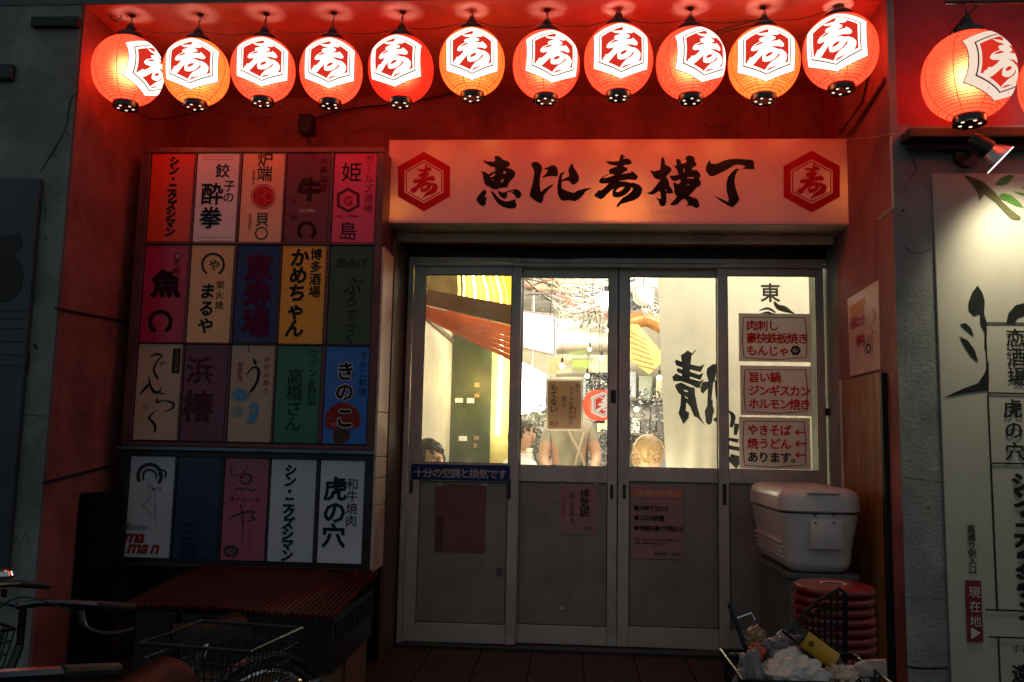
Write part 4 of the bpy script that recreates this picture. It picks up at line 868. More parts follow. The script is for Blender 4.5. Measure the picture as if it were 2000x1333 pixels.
# photo positions of the panel corners: rows of (y top, y bottom, [x left.. x right at mid height])
def px_row(y):                                   # the panel x positions slide left going down (camera tilt)
    t_ = (y - 300) / 800.0
    return t_
PCOL = {0: None}
WH = (.90, .84, .82)
panels = [
 [('red', (.80, .07, .02)), ('white', WH), ('peach', (.92, .55, .30)), ('maroon', (.20, .010, .016)), ('pink', (.80, .07, .18))],
 [('crimson', (.52, .02, .075)), ('sand', (.88, .55, .24)), ('navy', (.012, .018, .13)), ('yellow', (.90, .42, .02)), ('dark green', (.04, .075, .03))],
 [('cream', (.62, .42, .28)), ('purple', (.16, .03, .085)), ('beige', (.50, .38, .26)), ('green', (.03, .17, .11)), ('blue', (.02, .17, .60))],
 [('pale grey', (.56, .60, .63)), ('deep blue', (.022, .045, .10)), ('dusty pink', (.44, .12, .20)), ('grey white', (.60, .66, .72)), ('grey white', (.70, .74, .78))]]
rows_y = [(299, 473.5), (480, 671), (675, 864), (895, 1096)]
xw = [at(x, 386, YP).x for x in ((299 + 286) / 2, (388 + 376) / 2, (476 + 466) / 2, (563 + 553) / 2, (656 + 646) / 2)]
xe = [at(x, 386, YP).x for x in ((381 + 371) / 2, (469 + 459) / 2, (558 + 548) / 2, (646 + 639) / 2, (737.5 + 730) / 2)]
bx0, bx1 = at(272, 386, YP).x, at(749, 386, YP).x
fz = lambda y: at(500, y, YP).z
def cabinet(label, ztop, zbot, zrows, m, cols):
    c = thing('directory_sign', label, 'sign', ((bx0 + bx1) / 2, YP, zbot))
    MB().box((bx0, YP + .03, zbot), (bx1 - .002, YP + .26, ztop), .004).build('cabinet', m, c)
    fz_ = []
    MB().box((bx0, YP - .012, ztop - .03), (bx1, YP + .029, ztop), .004).build('frame', m, c)
    MB().box((bx0, YP - .012, zbot), (bx1, YP + .029, zbot + .02), .004).build('frame', m, c)
    MB().box((bx0, YP - .012, zbot + .02), (xw[0] - .004, YP + .029, ztop - .03), .003).build('frame', m, c)
    MB().box((xe[4] + .004, YP - .012, zbot + .02), (bx1, YP + .029, ztop - .03), .003).build('frame', m, c)
    return c
mats_p = {}
def panel(c, ri, ci, ztop, zbot):
    nm, col = panels[ri][ci]
    m = mat('acrylic_' + nm.replace(' ', '_'), col, .2, var=.09, scale=3, bump=.03, bscale=14, dirt=.22, dcol=tuple(v * .5 for v in col))
    p = MB().box((xw[ci], YP - .003, zbot), (xe[ci], YP + .02, ztop), .0015).build('sign_panel', m, c, label=nm + ' acrylic panel')
    return p
dark = M['maroon_metal']
zt1, zb1 = fz(289), fz(876); zt2, zb2 = fz(884), fz(1113)
cab1 = cabinet('tall signboard of fifteen coloured restaurant panels left of the doors', zt1, zb1, None, dark, None)
cab2 = cabinet('low signboard of five panels right beneath the tall one', zt2, zb2, None, M['dark_frame'], None)
PA = {}
for ri, (ya, yb) in enumerate(rows_y):
    c = cab1 if ri < 3 else cab2; fm = dark if ri < 3 else M['dark_frame']
    za, zb_ = fz(ya), fz(yb)
    for ci in range(5):
        PA[ri, ci] = panel(c, ri, ci, za, zb_)
        if ci < 4: MB().box((xe[ci] + .003, YP - .009, zb_), (xw[ci + 1] - .003, YP + .02, za), .002).build('divider', fm, c)
    if ri < 2: MB().box((xw[0] - .004, YP - .010, fz(rows_y[ri + 1][0]) + .003), (xe[4] + .004, YP + .02, zb_ - .003), .002).build('divider', fm, c)
    if ri == 2: pass
MB().box((bx0 - .01, YP - .035, zt2 + .001), (bx1 + .002, YP + .02, zb1 - .001), .003).build('shelf_trim', mat('tin_blue_reflection', (.12, .2, .26), .3, metal=.6, var=.3), cab2)  # blue reflection on the ledge put into the trim colour
# side boards of the cabinet facing the doors
sb = thing('side_board', 'pale boards on the right side of the directory signboards, facing the doors', 'board', (bx1, -.45, fz(1113)))
zz = [fz(1113), fz(985), fz(930), fz(888), fz(800), fz(480)]
for a, b in zip(zz, zz[1:]): MB().box((bx1 + .001, YP + .0, a + .002), (bx1 + .014, YP + .24, b - .002), .002).build('board', M['pale_board'], sb)
MB().box((bx1 + .001, YP + .245, ZF), (bx1 + .02, -.01, at(780, 470, -.3).z), .002).build('board', M['dark_wood'], sb, label='dark narrow board next to the door frame')
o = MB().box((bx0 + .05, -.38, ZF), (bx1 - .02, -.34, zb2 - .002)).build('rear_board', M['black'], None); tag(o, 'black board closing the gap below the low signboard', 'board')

IB, IRd = M['ink_black'], ink('deep_red_print', (.30, .015, .02))
WT = ink('white_print', (.62, .6, .58)); BR = ink('brown_print', (.10, .05, .05)); CY = ink('sky_blue_print', (.12, .33, .52)); DG = ink('dark_grey_print', (.05, .05, .055))
YT = YP - .0048
P = lambda r, c: PA[r, c]
# row 1
write(P(0, 0), 'シン・ニクズシマン', 339, 316, 19.5, YT, IB, step=18.7, bold=.05, slant=.1)
write(P(0, 1), '餃', 433, 335, 27, YT, IB, bold=.012); write(P(0, 1), '子の', 446, 364, 22, YT, IB, step=24, bold=.01)
write(P(0, 1), '酔拳', 411, 381, 42, YT, IB, step=50, bold=.02)
for yy in (305, 311, 463): shape(P(0, 1), 'print', [[(400 - yy * .02, yy), (462 - yy * .02, yy), (462 - yy * .02, yy + 1), (400 - yy * .02, yy + 1)]] + ([[(400 - 10, yy + 7), (450, yy + 7), (450, yy + 8), (390, yy + 8)]] if yy > 400 else []), [], ink('pink_print', (.7, .25, .2)), YT)
write(P(0, 2), '炉端', 516, 312, 30, YT, IB, step=31, bold=.004)
write(P(0, 2), '貝〇', 510, 430, 27, YT, IB, step=29, bold=.004)
shape(P(0, 2), 'emblem', [ring2d(514, 384, 23, 24.5, n=32)], [], M['ink_red'], YT)
shape(P(0, 2), 'emblem', [ring2d(514, 384, 0, 21, n=32)], [ring2d(514 + 11 * math.cos(a), 384 + 11 * math.sin(a), 6.2, 7, n=12) for a in []], M['ink_red'], YT)
shape(P(0, 2), 'emblem', [ring2d(514 + 10 * math.cos(a), 384 + 10 * math.sin(a), 8.8, 9.5, 0, 355, n=14) for a in [R(k * 60) for k in (0, 2, 4)]], [], ink('peach_print', (.75, .3, .2)), YT - .0008)
write(P(0, 2), 'ROBATA', 496, 335, 7, YT, IRd, step=5); write(P(0, 2), 'KAIMARU', 489, 420, 7, YT, IRd, step=5)
write(P(0, 3), '牛', 601, 372, 42, YT, ink('maroon_black', (.04, .005, .008)), bold=.07)
shape(P(0, 3), 'emblem', [ring2d(599, 451, 12, 19, -235, 55, n=30)], [], ink('maroon_black2', (.04, .005, .008)), YT)
write(P(0, 3), '大衆酒場', 632, 315, 15, YT, ink('maroon_dim', (.12, .01, .03)), step=19, bold=.02)
write(P(0, 3), '牛肉', 574, 395, 12, YT, ink('maroon_dim', (.12, .01, .03)), step=33, bold=.01)
write(P(0, 3), 'GYUMARU', 587, 412, 8, YT, WT, step=4.6, vert=False)
write(P(0, 4), '姫', 684, 338, 38, YT, IB, bold=.0); write(P(0, 4), '島', 677, 453, 35, YT, IB, bold=.0)
write(P(0, 4), 'ガールズ酒場', 721, 312, 17, YT, IRd, step=20.5)
shape(P(0, 4), 'emblem', [hexagon(22, 24.5, 12.5, (680, 391))], [hexagon(17, 19, 9.5, (680, 391))], ink('maroon_print', (.13, .01, .03)), YT)
write(P(0, 4), 'G', 680, 392, 20, YT, M['ink_red'], bold=.03); write(P(0, 4), 'GIRLS SAKABA', 657, 422, 6, YT, IRd, step=4, vert=False)
# row 2
write(P(1, 0), '魚', 320, 557, 50, YT, ink('wine_black', (.03, .004, .012)), bold=.05, sx=1.1)
shape(P(1, 0), 'emblem', [ring2d(313, 629, 16, 24, -245, 62, n=30, wob=.02)], [], ink('wine_black2', (.03, .004, .012)), YT)
write(P(1, 0), '大衆酒場', 344, 512, 14, YT, ink('wine_dim', (.2, .02, .06)), step=18, bold=.01)
shape(P(1, 0), 'emblem', [ring2d(347, 501, 5, 7, n=16)], [], ink('wine_dim', (.2, .02, .06)), YT); write(P(1, 0), '恵', 347, 501, 8, YT, WT)
shape(P(1, 1), 'emblem', [ring2d(416, 517, 19, 23, -235, 60, n=30)], [], IB, YT); write(P(1, 1), 'や', 417, 519, 22, YT, IB, bold=.01)
write(P(1, 1), 'まるや', 403, 570, 30, YT, IB, step=35.5, bold=.03, slant=.08)
write(P(1, 1), '炭火焼', 429, 557, 16, YT, IB, step=21, bold=.005)
write(P(1, 2), '恵寿場', 502, 525, 50, YT, ink('navy_red', (.09, .008, .05)), step=57, bold=.05)
write(P(1, 3), 'かめちゃん', 583, 505, 34, YT, IB, step=36, bold=.035, drift=-1.0, slant=.08); write(P(1, 3), '博多酒場', 616, 498, 22, YT, IB, step=25.5, bold=.018)
gk = ink('green_black', (.012, .02, .01))
write(P(1, 4), '串あげ', 664, 515, 21, YT, gk, step=22, vert=False, wob=.15, slant=.15); write(P(1, 4), 'ぶ', 687, 560, 34, YT, gk, bold=.0, slant=.15)
write(P(1, 4), 'ろで', 684, 588, 24, YT, gk, step=30, slant=.15); write(P(1, 4), 'っく', 684, 638, 24, YT, gk, step=24, slant=.2)
# row 3
strokes(P(2, 0), 'lettering', [[(293, 697, 2), (305, 692, 4), (316, 695, 3), (307, 706, 3), (300, 722, 4), (307, 738, 4.5), (310, 742, 1)], [(313, 708, 3), (316, 714, 2)], [(319, 706, 3), (322, 711, 2)],
    [(272, 771, 1.5), (284, 758, 5), (292, 748, 4), (290, 735, 1)], [(291, 747, 3), (299, 764, 6), (310, 766, 4), (316, 756, 1)],
    [(309, 768, 2), (322, 770, 2)], [(308, 778, 2.5), (306, 786, 4), (320, 783, 2), (338, 788, 4.5), (336, 798, 3.5), (322, 804, 1)],
    [(303, 802, 1.5), (296, 810, 3), (291, 817, 4), (301, 828, 5.5), (303, 840, 4.5), (299, 845, 1.5)]], IB, YT)
MB().box(at(338, 681, YP - .0035), at(350, 730, YP - .004)).build('print', IB, P(2, 0)); write(P(2, 0), '大衆居酒屋', 345, 686, 8, YT - .0008, ink('tan_print', (.3, .2, .14)), step=9.5)
write(P(2, 0), '羅', 283, 795, 14, YT, ink('faint_tan', (.5, .3, .2)))
pk_ = ink('purple_black', (.085, .017, .05)); write(P(2, 1), '浜', 386, 726, 50, YT, pk_, bold=.02); write(P(2, 1), '椿', 382, 797, 56, YT, pk_, bold=.03)
strokes(P(2, 2), 'lettering', [[(494, 700, 1.5), (498, 708, 6), (500, 714, 1)], [(481, 732, 2), (494, 718, 3), (505, 723, 6), (502, 745, 5), (492, 762, 5), (486, 768, 1.5)], [(484, 672, 1.5), (487, 688, 1.5)]], IB, YT)
write(P(2, 2), 'お好み焼き', 521, 703, 12, YT, IRd, step=15.5, bold=.0); write(P(2, 2), '創造料理', 469, 712, 10, YT, IRd, step=10)
shape(P(2, 2), 'picture', [[(452, 767), (462, 758), (476, 760), (487, 772), (480, 783), (465, 784), (455, 778)], [(486, 792), (496, 785), (505, 790), (504, 812), (495, 828), (480, 828), (484, 820), (488, 805)]], [[(468, 768), (478, 770), (470, 776)], [(492, 797), (499, 796), (497, 806), (491, 806)]], CY, YT)
shape(P(2, 2), 'emblem', [ring2d(463, 804, 9.5, 11, n=24)], [], CY, YT); write(P(2, 2), '金', 463, 804, 13, YT, CY, bold=.01)
gd = ink('teal_black', (.008, .05, .035)); write(P(2, 3), '高橋さん', 574, 738, 30, YT, gd, step=31, bold=.005); write(P(2, 3), 'ワイン&野菜', 611, 692, 17, YT, gd, step=19, bold=.0)
for b_, m__ in ((.075, WT), (.03, IB)): write(P(2, 4), 'きの', 672, 727, 34, YT - (.0008 if m__ is IB else 0), m__, step=41, bold=b_)
shape(P(2, 4), 'picture', [[(634, 826), (637, 808), (648, 794), (664, 786), (680, 788), (695, 798), (704, 815), (703, 833), (690, 838), (670, 836), (650, 840), (638, 836)]], [], ink('mushroom_red', (.28, .03, .03)), YT)
shape(P(2, 4), 'picture', [[(650, 841), (672, 838), (685, 842), (682, 858), (668, 868), (652, 864)]], [], ink('mushroom_brown', (.08, .05, .04)), YT)
for b_, m__ in ((.075, WT), (.03, IB)): write(P(2, 4), 'こ', 671, 818, 38, YT - .0016 - (.0008 if m__ is IB else 0), m__, bold=b_, sx=.9)
shape(P(2, 4), 'picture', [stroke2d([(x, 833, .9), (x + (x - 668) * .12, 824 + abs(x - 668) * .15, .9)], 1) for x in range(650, 690, 4)], [], WT, YT - .0009)
write(P(2, 4), 'きのこ料理', 709, 695, 14, YT, ink('blue_dark', (.01, .06, .2)), step=18, bold=.01)
# row 4
shape(P(3, 0), 'picture', [ring2d(292, 930, 19, 26, 150, 400, n=24), ring2d(292, 931, 11, 15, 150, 380, n=20), ring2d(317, 926, 5, 9, 150, 420, n=16), ring2d(300, 945, 11, 12, 30, 210, n=12)] + [stroke2d(s) for s in ([(293, 944, 1), (300, 960, 1), (304, 985, .8), (302, 1010, .8), (306, 1022, 1)], [(290, 963, 1), (292, 975, 1), (280, 985, 1.5), (284, 993, 1), (296, 1008, 1)], [(299, 955, 4), (303, 956, 3)], [(311, 956, 3), (315, 957, 2)])], [], DG, YT)
write(P(3, 0), 'Bistro', 252, 1029, 13, YT, DG, step=6.5, vert=False); write(P(3, 0), 'ma', 258, 1047, 26, YT, IRd, step=20, vert=False, bold=.03, slant=.3); write(P(3, 0), 'man', 264, 1068, 26, YT, IRd, step=21, vert=False, bold=.03, slant=.3)
write(P(3, 1), '三喜', 368, 1040, 34, YT, ink('navy_print', (.014, .028, .065)), step=38, bold=.02)
strokes(P(3, 2), 'lettering', [[(455, 905, 1), (450, 922, 1.6), (463, 930, 1.6), (480, 918, 1.2), (485, 902, 1)], [(470, 935, 4), (480, 925, 3), (490, 932, 4), (486, 944, 4), (474, 944, 3), (468, 938, 2)], [(460, 957, 3), (468, 953, 2), (474, 958, 3), (482, 954, 2), (490, 958, 3), (500, 955, 1)], [(470, 985, 2), (474, 1010, 3), (474, 1040, 2), (472, 1068, 1)], [(448, 1013, 2), (470, 1003, 4), (496, 1000, 4), (490, 1010, 3), (498, 1014, 3), (480, 1020, 1)]], DG, YT)
write(P(3, 2), '博多もつ鍋', 452, 976, 9, YT, IRd, step=13, vert=False); write(P(3, 2), 'さかなや', 488, 1040, 9, YT, IRd, step=13)
shape(P(3, 2), 'emblem', [ring2d(451, 1077, 9, 15, n=24, wob=.06, sy=.8)], [], DG, YT); write(P(3, 2), '魚', 451, 1077, 13, YT, DG)
write(P(3, 3), 'シン・ニクズシマン', 566, 920, 22, YT, ink('blue_black', (.012, .02, .05)), step=20.5, bold=.05, slant=.1)
write(P(3, 4), '虎の穴', 652, 957, 42, YT, ink('blue_black', (.012, .02, .05)), step=45, bold=.03); write(P(3, 4), '和牛焼肉', 687, 947, 21, YT, ink('blue_black', (.012, .02, .05)), step=23.5, bold=.005)

# ================================================================== LANTERNS
LR, LH = .158, .160
HZ = .1673
def rp(z): return LR * max(0.0, 1 - abs(z / HZ) ** 2.15) ** .5
ZT, ZBt = .158, -.158
white_e = glow('lit_white_paper', (1, .88, .74), 1.35); white_dim = glow('lit_white_paper_soft', (1, .78, .62), .72)
red_e = glow('lit_red_print', (1, .045, .025), .55)
line_e = glow('lit_dark_line', (.45, .04, .02), .12)
papers = {'red': paper_lantern('lit_red_paper', (1, .042, .018), 3.0), 'orange': paper_lantern('lit_orange_paper', (1, .11, .018), 2.7, (1, .6, .2)), 'deep': paper_lantern('lit_deep_red_paper', (1, .012, .007), 2.4, (1, .4, .15))}
rib_m = mat('bamboo_rib', (.25, .05, .02), .6, emit=(1, .05, .01), es=.5)
def patch(parent, name, outs, holes, m, off, step=.016):
    def dens(L):
        o_ = []
        for i in range(len(L)):
            a_, b_ = Vector(L[i]), Vector(L[(i + 1) % len(L)]); n_ = max(1, int((b_ - a_).length / .007))
            o_ += [tuple(a_.lerp(b_, q / n_)) for q in range(n_)]
        return o_
    V, T = fill([dens(l) for l in outs], [dens(l) for l in holes], step * .75); mbx = MB()
    def f(u, v):
        z_ = .166 * math.sin(v / .166); r = rp(z_) + off; t1 = u / LR; t2 = math.asin(max(-1, min(1, LR * math.sin(t1) / rp(z_)))); th = t1 * .05 + t2 * .95; v = z_; return Vector((r * math.sin(th), -r * math.cos(th), v))
    add2d(mbx, V, T, f); return mbx.build(name, m, parent, smooth=True)
def make_lantern(kind, bright=True):
    L = thing('paper_lantern', '', 'lantern', (0, 0, 0), group='red paper lanterns over the entrance')
    n = 22; MB().lathe([(rp(ZBt + (ZT - ZBt) * k / n), ZBt + (ZT - ZBt) * k / n) for k in range(n + 1)], n=40).build('paper', papers[kind], L, smooth=True)
    rb = MB()
    for k in range(1, 34):
        z = ZBt + (ZT - ZBt) * k / 34; r0 = rp(z) + .0005; pr = (rp(z + .0006) + .0005, rp(z - .0006) + .0005)
        rb.lathe([(rp(z - .0008) + .0003, z - .0008), (r0 + .0006, z), (rp(z + .0008) + .0003, z + .0008)], n=40)
    rb.build('rib', rib_m, L, kind='stuff')
    sm = MB()
    for k in range(8):
        a = k * math.pi / 4 + .39; pts = [Vector(((rp(z) + .0003) * math.sin(a), -(rp(z) + .0003) * math.cos(a), z)) for z in [ZBt + (ZT - ZBt) * j / 16 for j in range(17)]]
        sm.tube(pts, .0015, 4)
    sm.build('seam', rib_m, L, kind='stuff')
    wm = white_e if bright else white_dim
    w, h, s_ = .136, .152, .080
    patch(L, 'emblem', [hexagon(w, h, s_)], [], wm, .0014)
    patch(L, 'emblem_line', [hexagon(w + .003, h + .003, s_ + .0015)], [hexagon(w, h, s_)], line_e, .0014)
    patch(L, 'emblem_line', [hexagon(w * .80, h * .80, s_ * .80)], [hexagon(w * .765, h * .765, s_ * .765)], line_e, .0019)
    patch(L, 'emblem_field', [hexagon(w * .70, h * .69, s_ * .68)], [], red_e, .0019)
    patch(L, 'brush_character', [[(x * .098, y * .106) for x, y in SN[0]]], [[(x * .098, y * .106) for x, y in hh] for hh in SN[1]], wm, .0026)
    MB().ball((0, 0, .0), .042, 12).build('bulb', glow('lantern_bulb', (1, .72, .5), 34), L, smooth=True)
    rt = rp(ZT) ; 
    MB().lathe([(rt + .004, ZT - .006), (rt + .006, ZT), (rt + .006, ZT + .016), (rt + .001, ZT + .022), (rt - .003, ZT + .018), (rt - .004, ZT - .004)], n=32).build('top_ring', M['black_gloss'], L, smooth=True)
    MB().lathe([(.022, ZT + .026), (.024, ZT + .05), (.016, ZT + .07), (.006, ZT + .078)], n=14, cap0=True, cap1=True).build('socket', M['lamp_black'], L, smooth=True)
    MB().tube([(0, 0, ZT + .075), (.006, 0, ZT + .088), (0, 0, ZT + .1), (0, 0, ZT + .115)], .003, 6).build('hook', M['lamp_black'], L)
    for s in (-1, 1): MB().tube([(s * (rt - .001), 0, ZT + .018), (s * .022, 0, ZT + .05), (s * .004, 0, ZT + .088)], .002, 5).build('bail', M['lamp_black'], L)
    rbm = rp(ZBt)
    bc = MB(); bc.lathe([(rbm + .003, ZBt + .006), (rbm + .005, ZBt), (rbm + .004, ZBt - .026), (rbm - .002, ZBt - .028), (rbm - .006, ZBt - .024), (.012, ZBt - .024), (.001, ZBt - .024)], n=28)
    bc.build('bottom_ring', M['black_gloss'], L, smooth=True)
    hm_ = glow('vent_hole_light', (1, .8, .6), 1.2)
    for k in range(5):
        a = k * 2 * math.pi / 5 + .6; MB().lathe([(.0062, 0), (.0061, .0006)], (.034 * math.cos(a), .034 * math.sin(a), ZBt - .0253), 12, True, True).build('vent_hole', hm_, L)
    return L
protos = {}
YL = -1.0
lan = [(250, 135, 145, 77, 'red', 'first lantern from the left, its emblem turned half away to the right'),
 (384, 138, 137, 12, 'orange', 'second lantern from the left, yellowish orange, slightly overlapping the first'),
 (514, 133, 134, 18, 'red', 'third lantern from the left, bright orange red with emblem facing front'),
 (647, 136, 135, 11, 'red', 'fourth lantern from the left, above the small black junction box'),
 (783, 132, 136, -4, 'deep', 'fifth lantern from the left, the deepest red one'),
 (922, 119, 139, 6, 'orange', 'sixth lantern from the left, yellow orange, above the left end of the big sign characters'),
 (1067, 124, 139, 17, 'red', 'seventh lantern from the left, its emblem turned a little to the right'),
 (1208, 114, 140, 3, 'red', 'eighth lantern from the left, above the middle of the doors'),
 (1349, 121, 142, 20, 'red', 'ninth lantern from the left, emblem at its right side'),
 (1492, 120, 143, -7, 'orange', 'tenth lantern from the left, yellowish, next to last of the row'),
 (1641, 98, 147, -26, 'red', 'eleventh lantern, hanging highest at the right end of the recess')]
def place_lantern(cx, cy, wpx, deg, kind, label, Y=None, bright=True, tilt=0.0):
    key = (kind, bright)
    if key not in protos: protos[key] = make_lantern(kind, bright); L = protos[key]
    else: L = copy_tree(protos[key])
    L['label'] = label
    if Y is None: Y = YL
    p = at(cx, cy + 4, Y)
    L.location = p; s = wpx * mpp(Y) * .97 / (2 * LR); L.scale = (s * random.uniform(.975, 1.025), s * random.uniform(.975, 1.025), s * random.uniform(.97, 1.03))
    L.rotation_euler = (tilt, random.uniform(-.03, .03), R(deg)); return L, p, s
tops = []
for (cx, cy, wp, dg_, kd, lab) in lan:
    L, p, s = place_lantern(cx, cy, wp, dg_, kd, lab); tops.append(p + Vector((0, 0, (ZT + .06) * s)))
    z_hook = p.z + (ZT + .11) * s
    if z_hook < ZC - .004:
        h = MB(); h.tube([(p.x, p.y, z_hook - .005), (p.x, p.y, ZC - .002)], .003, 6); h.lathe([(.015, -.006), (.015, 0)], (p.x, p.y, ZC - .001), 12, True, True)
        o = h.build('ceiling_hook', M['lamp_black'], None); tag(o, 'small black ceiling hook holding the ' + lab.split(' lantern')[0].split(',')[0] + ' lantern from the left', 'hook', 'hooks holding the lanterns')
Y12 = -1.32
L, p12, s12 = place_lantern(1891, 146, 178, 26, 'red', 'large looking lantern at the right, hanging nearer the street over the mural', Y12, False)
L, p13, s13 = place_lantern(2086, 158, 178, 150, 'red', 'lantern cut off by the right edge of the picture', Y12 - .0, True)
Li, pi_, si_ = place_lantern(1170, 788, 62, 20, 'red', 'red lantern hanging inside the hall right of the brown menu sheet', 2.3, False)
MB().tube([pi_ + Vector((0, 0, .1)), Vector((pi_.x, pi_.y, 2.84))], .002, 4).build('cord', M['rubber'], None); tag(bpy.data.objects[bpy.context.scene.collection.objects[-1].name], 'thin cord from which the inside red lantern hangs', 'cord')
rail = thing('hanging_rail', 'dark steel rail holding the two lanterns over the mural', 'rail', (p12.x, Y12, p12.z + .3))
zr = p12.z + (ZT + .11) * s12 + .004
MB().tube([(p12.x - .08, Y12, zr + .012), (p12.x + 2.2, Y12, zr + .012)], .009, 8).build('rail', M['lamp_black'], rail)
for xx in (p12.x + .06, p12.x + 1.0): MB().tube([(xx, Y12, zr + .012), (xx, YO, zr + .012)], .007, 8).build('bracket', M['lamp_black'], rail)
# cable strung from lantern to lantern
cb = thing('lantern_cable', 'black cable strung from lantern to lantern under the ceiling', 'cable', tops[5])
for a, b in zip(tops, tops[1:]):
    dx = random.uniform(.008, .022)
    pts = curve([a, a.lerp(b, .25) - Vector((0, -.01, dx)), a.lerp(b, .5) - Vector((0, -.012, dx * 1.3)), a.lerp(b, .78) - Vector((0, -.006, dx * .9)), b], 6)
    MB().tube(pts, .0022, 5).build('cable', M['rubber'], cb)
c2 = thing('supply_cable', 'pair of black supply cables running up to the rightmost recess lantern', 'cable', tops[9])
for k in range(2):
    MB().tube(curve([at(1395, 62 + k * 5, YL + .1), at(1440, 50 + k * 7, YL + .12), at(1500, 34 + k * 8, YL + .12), at(1560, 16 + k * 9, YL + .12), at(1620, 8 + k * 9, YL + .1)], 6), .003, 5).build('cable', M['rubber'], c2)
c3 = thing('wall_cable', 'thin black cable sagging across the red back wall behind the lanterns', 'cable', at(700, 210, -.05))
MB().tube(curve([at(262, 219, -.7), at(300, 233, -.6), at(350, 228, -.4), at(420, 208, -.2)], 6), .004, 5).build('cable', M['rubber'], c3)
MB().tube(curve([at(618, 232, -.05), at(680, 214, -.05), at(800, 200, -.05), at(900, 180, -.05), at(1010, 158, -.05)], 6), .005, 5).build('cable', M['rubber'], c3)
cc = thing('cable_coil', 'small coil of black cable under the ceiling at the far left', 'cable', at(226, 30, YL))
MB().tube([at(226 + 11 * math.cos(a), 31 + 10 * math.sin(a), YL) for a in [k * math.pi / 8 for k in range(16)]], .003, 5, closed=True).build('coil', M['rubber'], cc)
MB().tube([at(208, 19, YL), at(240, 22, YL)], .003, 5).build('cable', M['rubber'], cc)
jb = thing('junction_box', 'small black junction box on the red wall above the signboard', 'box', at(600, 245, -.05))
MB().box(at(583, 222, -.09), at(616, 268, -.002), .005).build('box', M['black_plastic'], jb)
for x in (600, 604): MB().tube([at(x, 266, -.05), at(x + 1, 284, -.05)], .004, 6).build('lead', M['rubber'], jb)
# diagonal pipe on the right recess wall, corner bead
pp = thing('diagonal_pipe', 'red painted pipe running diagonally down the right side wall', 'pipe', atx(1690, 210, XW_R - .01))
MB().tube([atx(1729, 155, 1.375), atx(1652, 268, 1.375)], .012, 8).build('pipe', M['red_plaster'], pp)
MB().tube([atx(1700, 130, 1.38), atx(1684, 200, 1.38), atx(1640, 262, 1.38)], .005, 6).build('cable', M['rubber'], pp)
cbd = thing('corner_trim', 'loose pale trim strip on the right column corner under the ledge', 'trim', at(1742, 340, YO))
MB().box((XO - .006, YO - .006, at(1742, 406, YO).z), (XO + .004, YO - .001, at(1742, 268, YO).z), .001).build('strip', M['pale_board'], cbd)
MB().tube([at(1745, 405, YO - .004), at(1716, 430, YO + .03)], .005, 6).build('strip', M['pale_board'], cbd)
ww = thing('thin_wire', 'thin wire crossing from the big sign corner to the right column', 'wire', at(1700, 270, YO)); MB().tube(curve([at(1640, 272, -.5), at(1700, 269, -.9), at(1740, 262, -1.12), at(1800, 258, -1.2)], 6), .0018, 4).build('wire', M['alu'], ww)

# ================================================================== RIGHT WALL: spot lamp, mural, plans
mw = thing('mural', 'white wall panel with painted branch, leaves and restaurant plan at the right', 'mural', at(1920, 800, YO))
mx0 = at(1836, 800, YO).x; mz1 = at(1850, 341, YO).z
MB().box((mx0, YO - .012, .02), (5.2, YO - .001, mz1), .003).build('panel', mat('mural_white', (.50, .48, .38), .5, var=.08, scale=2, dirt=.3, dcol=(.3, .29, .24)), mw)
YM = YO - .0145
ol = ink('olive_print', (.10, .10, .04)); gr = ink('leaf_green', (.08, .20, .04)); bk = ink('mural_black', (.02, .022, .02)); mg = ink('plan_line', (.025, .025, .025))
def zz_(L): return [(1680 + x / 2.4688, 240 + y / 2.4688) for x, y in L]
shape(mw, 'branch', [zz_([(500, 250), (560, 270), (600, 290), (655, 340), (690, 385), (730, 420), (775, 455), (770, 470), (730, 465), (690, 425), (655, 385), (600, 345), (575, 378), (565, 330), (545, 300)])], [], ol, YM)
for L_ in ([(650, 300), (680, 265), (720, 250), (745, 255), (710, 295), (680, 302)], [(670, 350), (690, 338), (730, 350), (770, 385), (790, 410), (750, 400), (700, 375), (675, 365)], [(735, 330), (790, 340), (810, 350), (780, 350)], [(775, 315), (800, 310), (805, 320)]): shape(mw, 'leaf', [zz_(L_)], [], gr, YM)
for L_ in ([(567, 785), (590, 820), (602, 860), (598, 920), (610, 960), (612, 1000), (608, 1110), (600, 1080), (600, 1010), (580, 970), (578, 920), (550, 930), (525, 905), (522, 870), (540, 820)], [(480, 970), (510, 967), (535, 990), (550, 1030), (530, 1015)], [(480, 1030), (520, 1050), (555, 1100), (570, 1155), (535, 1125), (505, 1080)], [(620, 1140), (622, 1230), (620, 1290), (500, 1305), (395, 1330), (480, 1290), (570, 1255), (600, 1210)], [(705, 965), (715, 920), (750, 880), (800, 868), (860, 880), (860, 960), (800, 925), (760, 940), (740, 968)]): shape(mw, 'leaf', [zz_(L_)], [], bk, YM)
for (a, b, c, d) in ((1926, 630, 2200, 632.5), (1926, 630, 1928.5, 768), (1930, 767, 2200, 770), (1931, 770, 1934, 905), (1938, 904, 2200, 907), (1940, 906, 1943.5, 1190), (1925, 1191, 2200, 1194), (1932, 1244, 2200, 1247), (1952, 1246, 1955, 1400)):
    p_, q_ = at(a, b, YM), at(c, d, YM); 
    xx0 = at(a, (b + d) / 2, YM).x; xx1 = at(c, (b + d) / 2, YM).x
    MB().box((xx0, YM - .001, at((a + min(c, 2000)) / 2, d, YM).z), (xx1, YM + .0005, at((a + min(c, 2000)) / 2, b, YM).z)).build('line', mg, mw)
write(mw, '恋酒場', 1981, 662, 32, YM - .001, bk, step=37, bold=.018); write(mw, '虎の穴', 1976, 800, 32, YM - .001, bk, step=40, bold=.02)
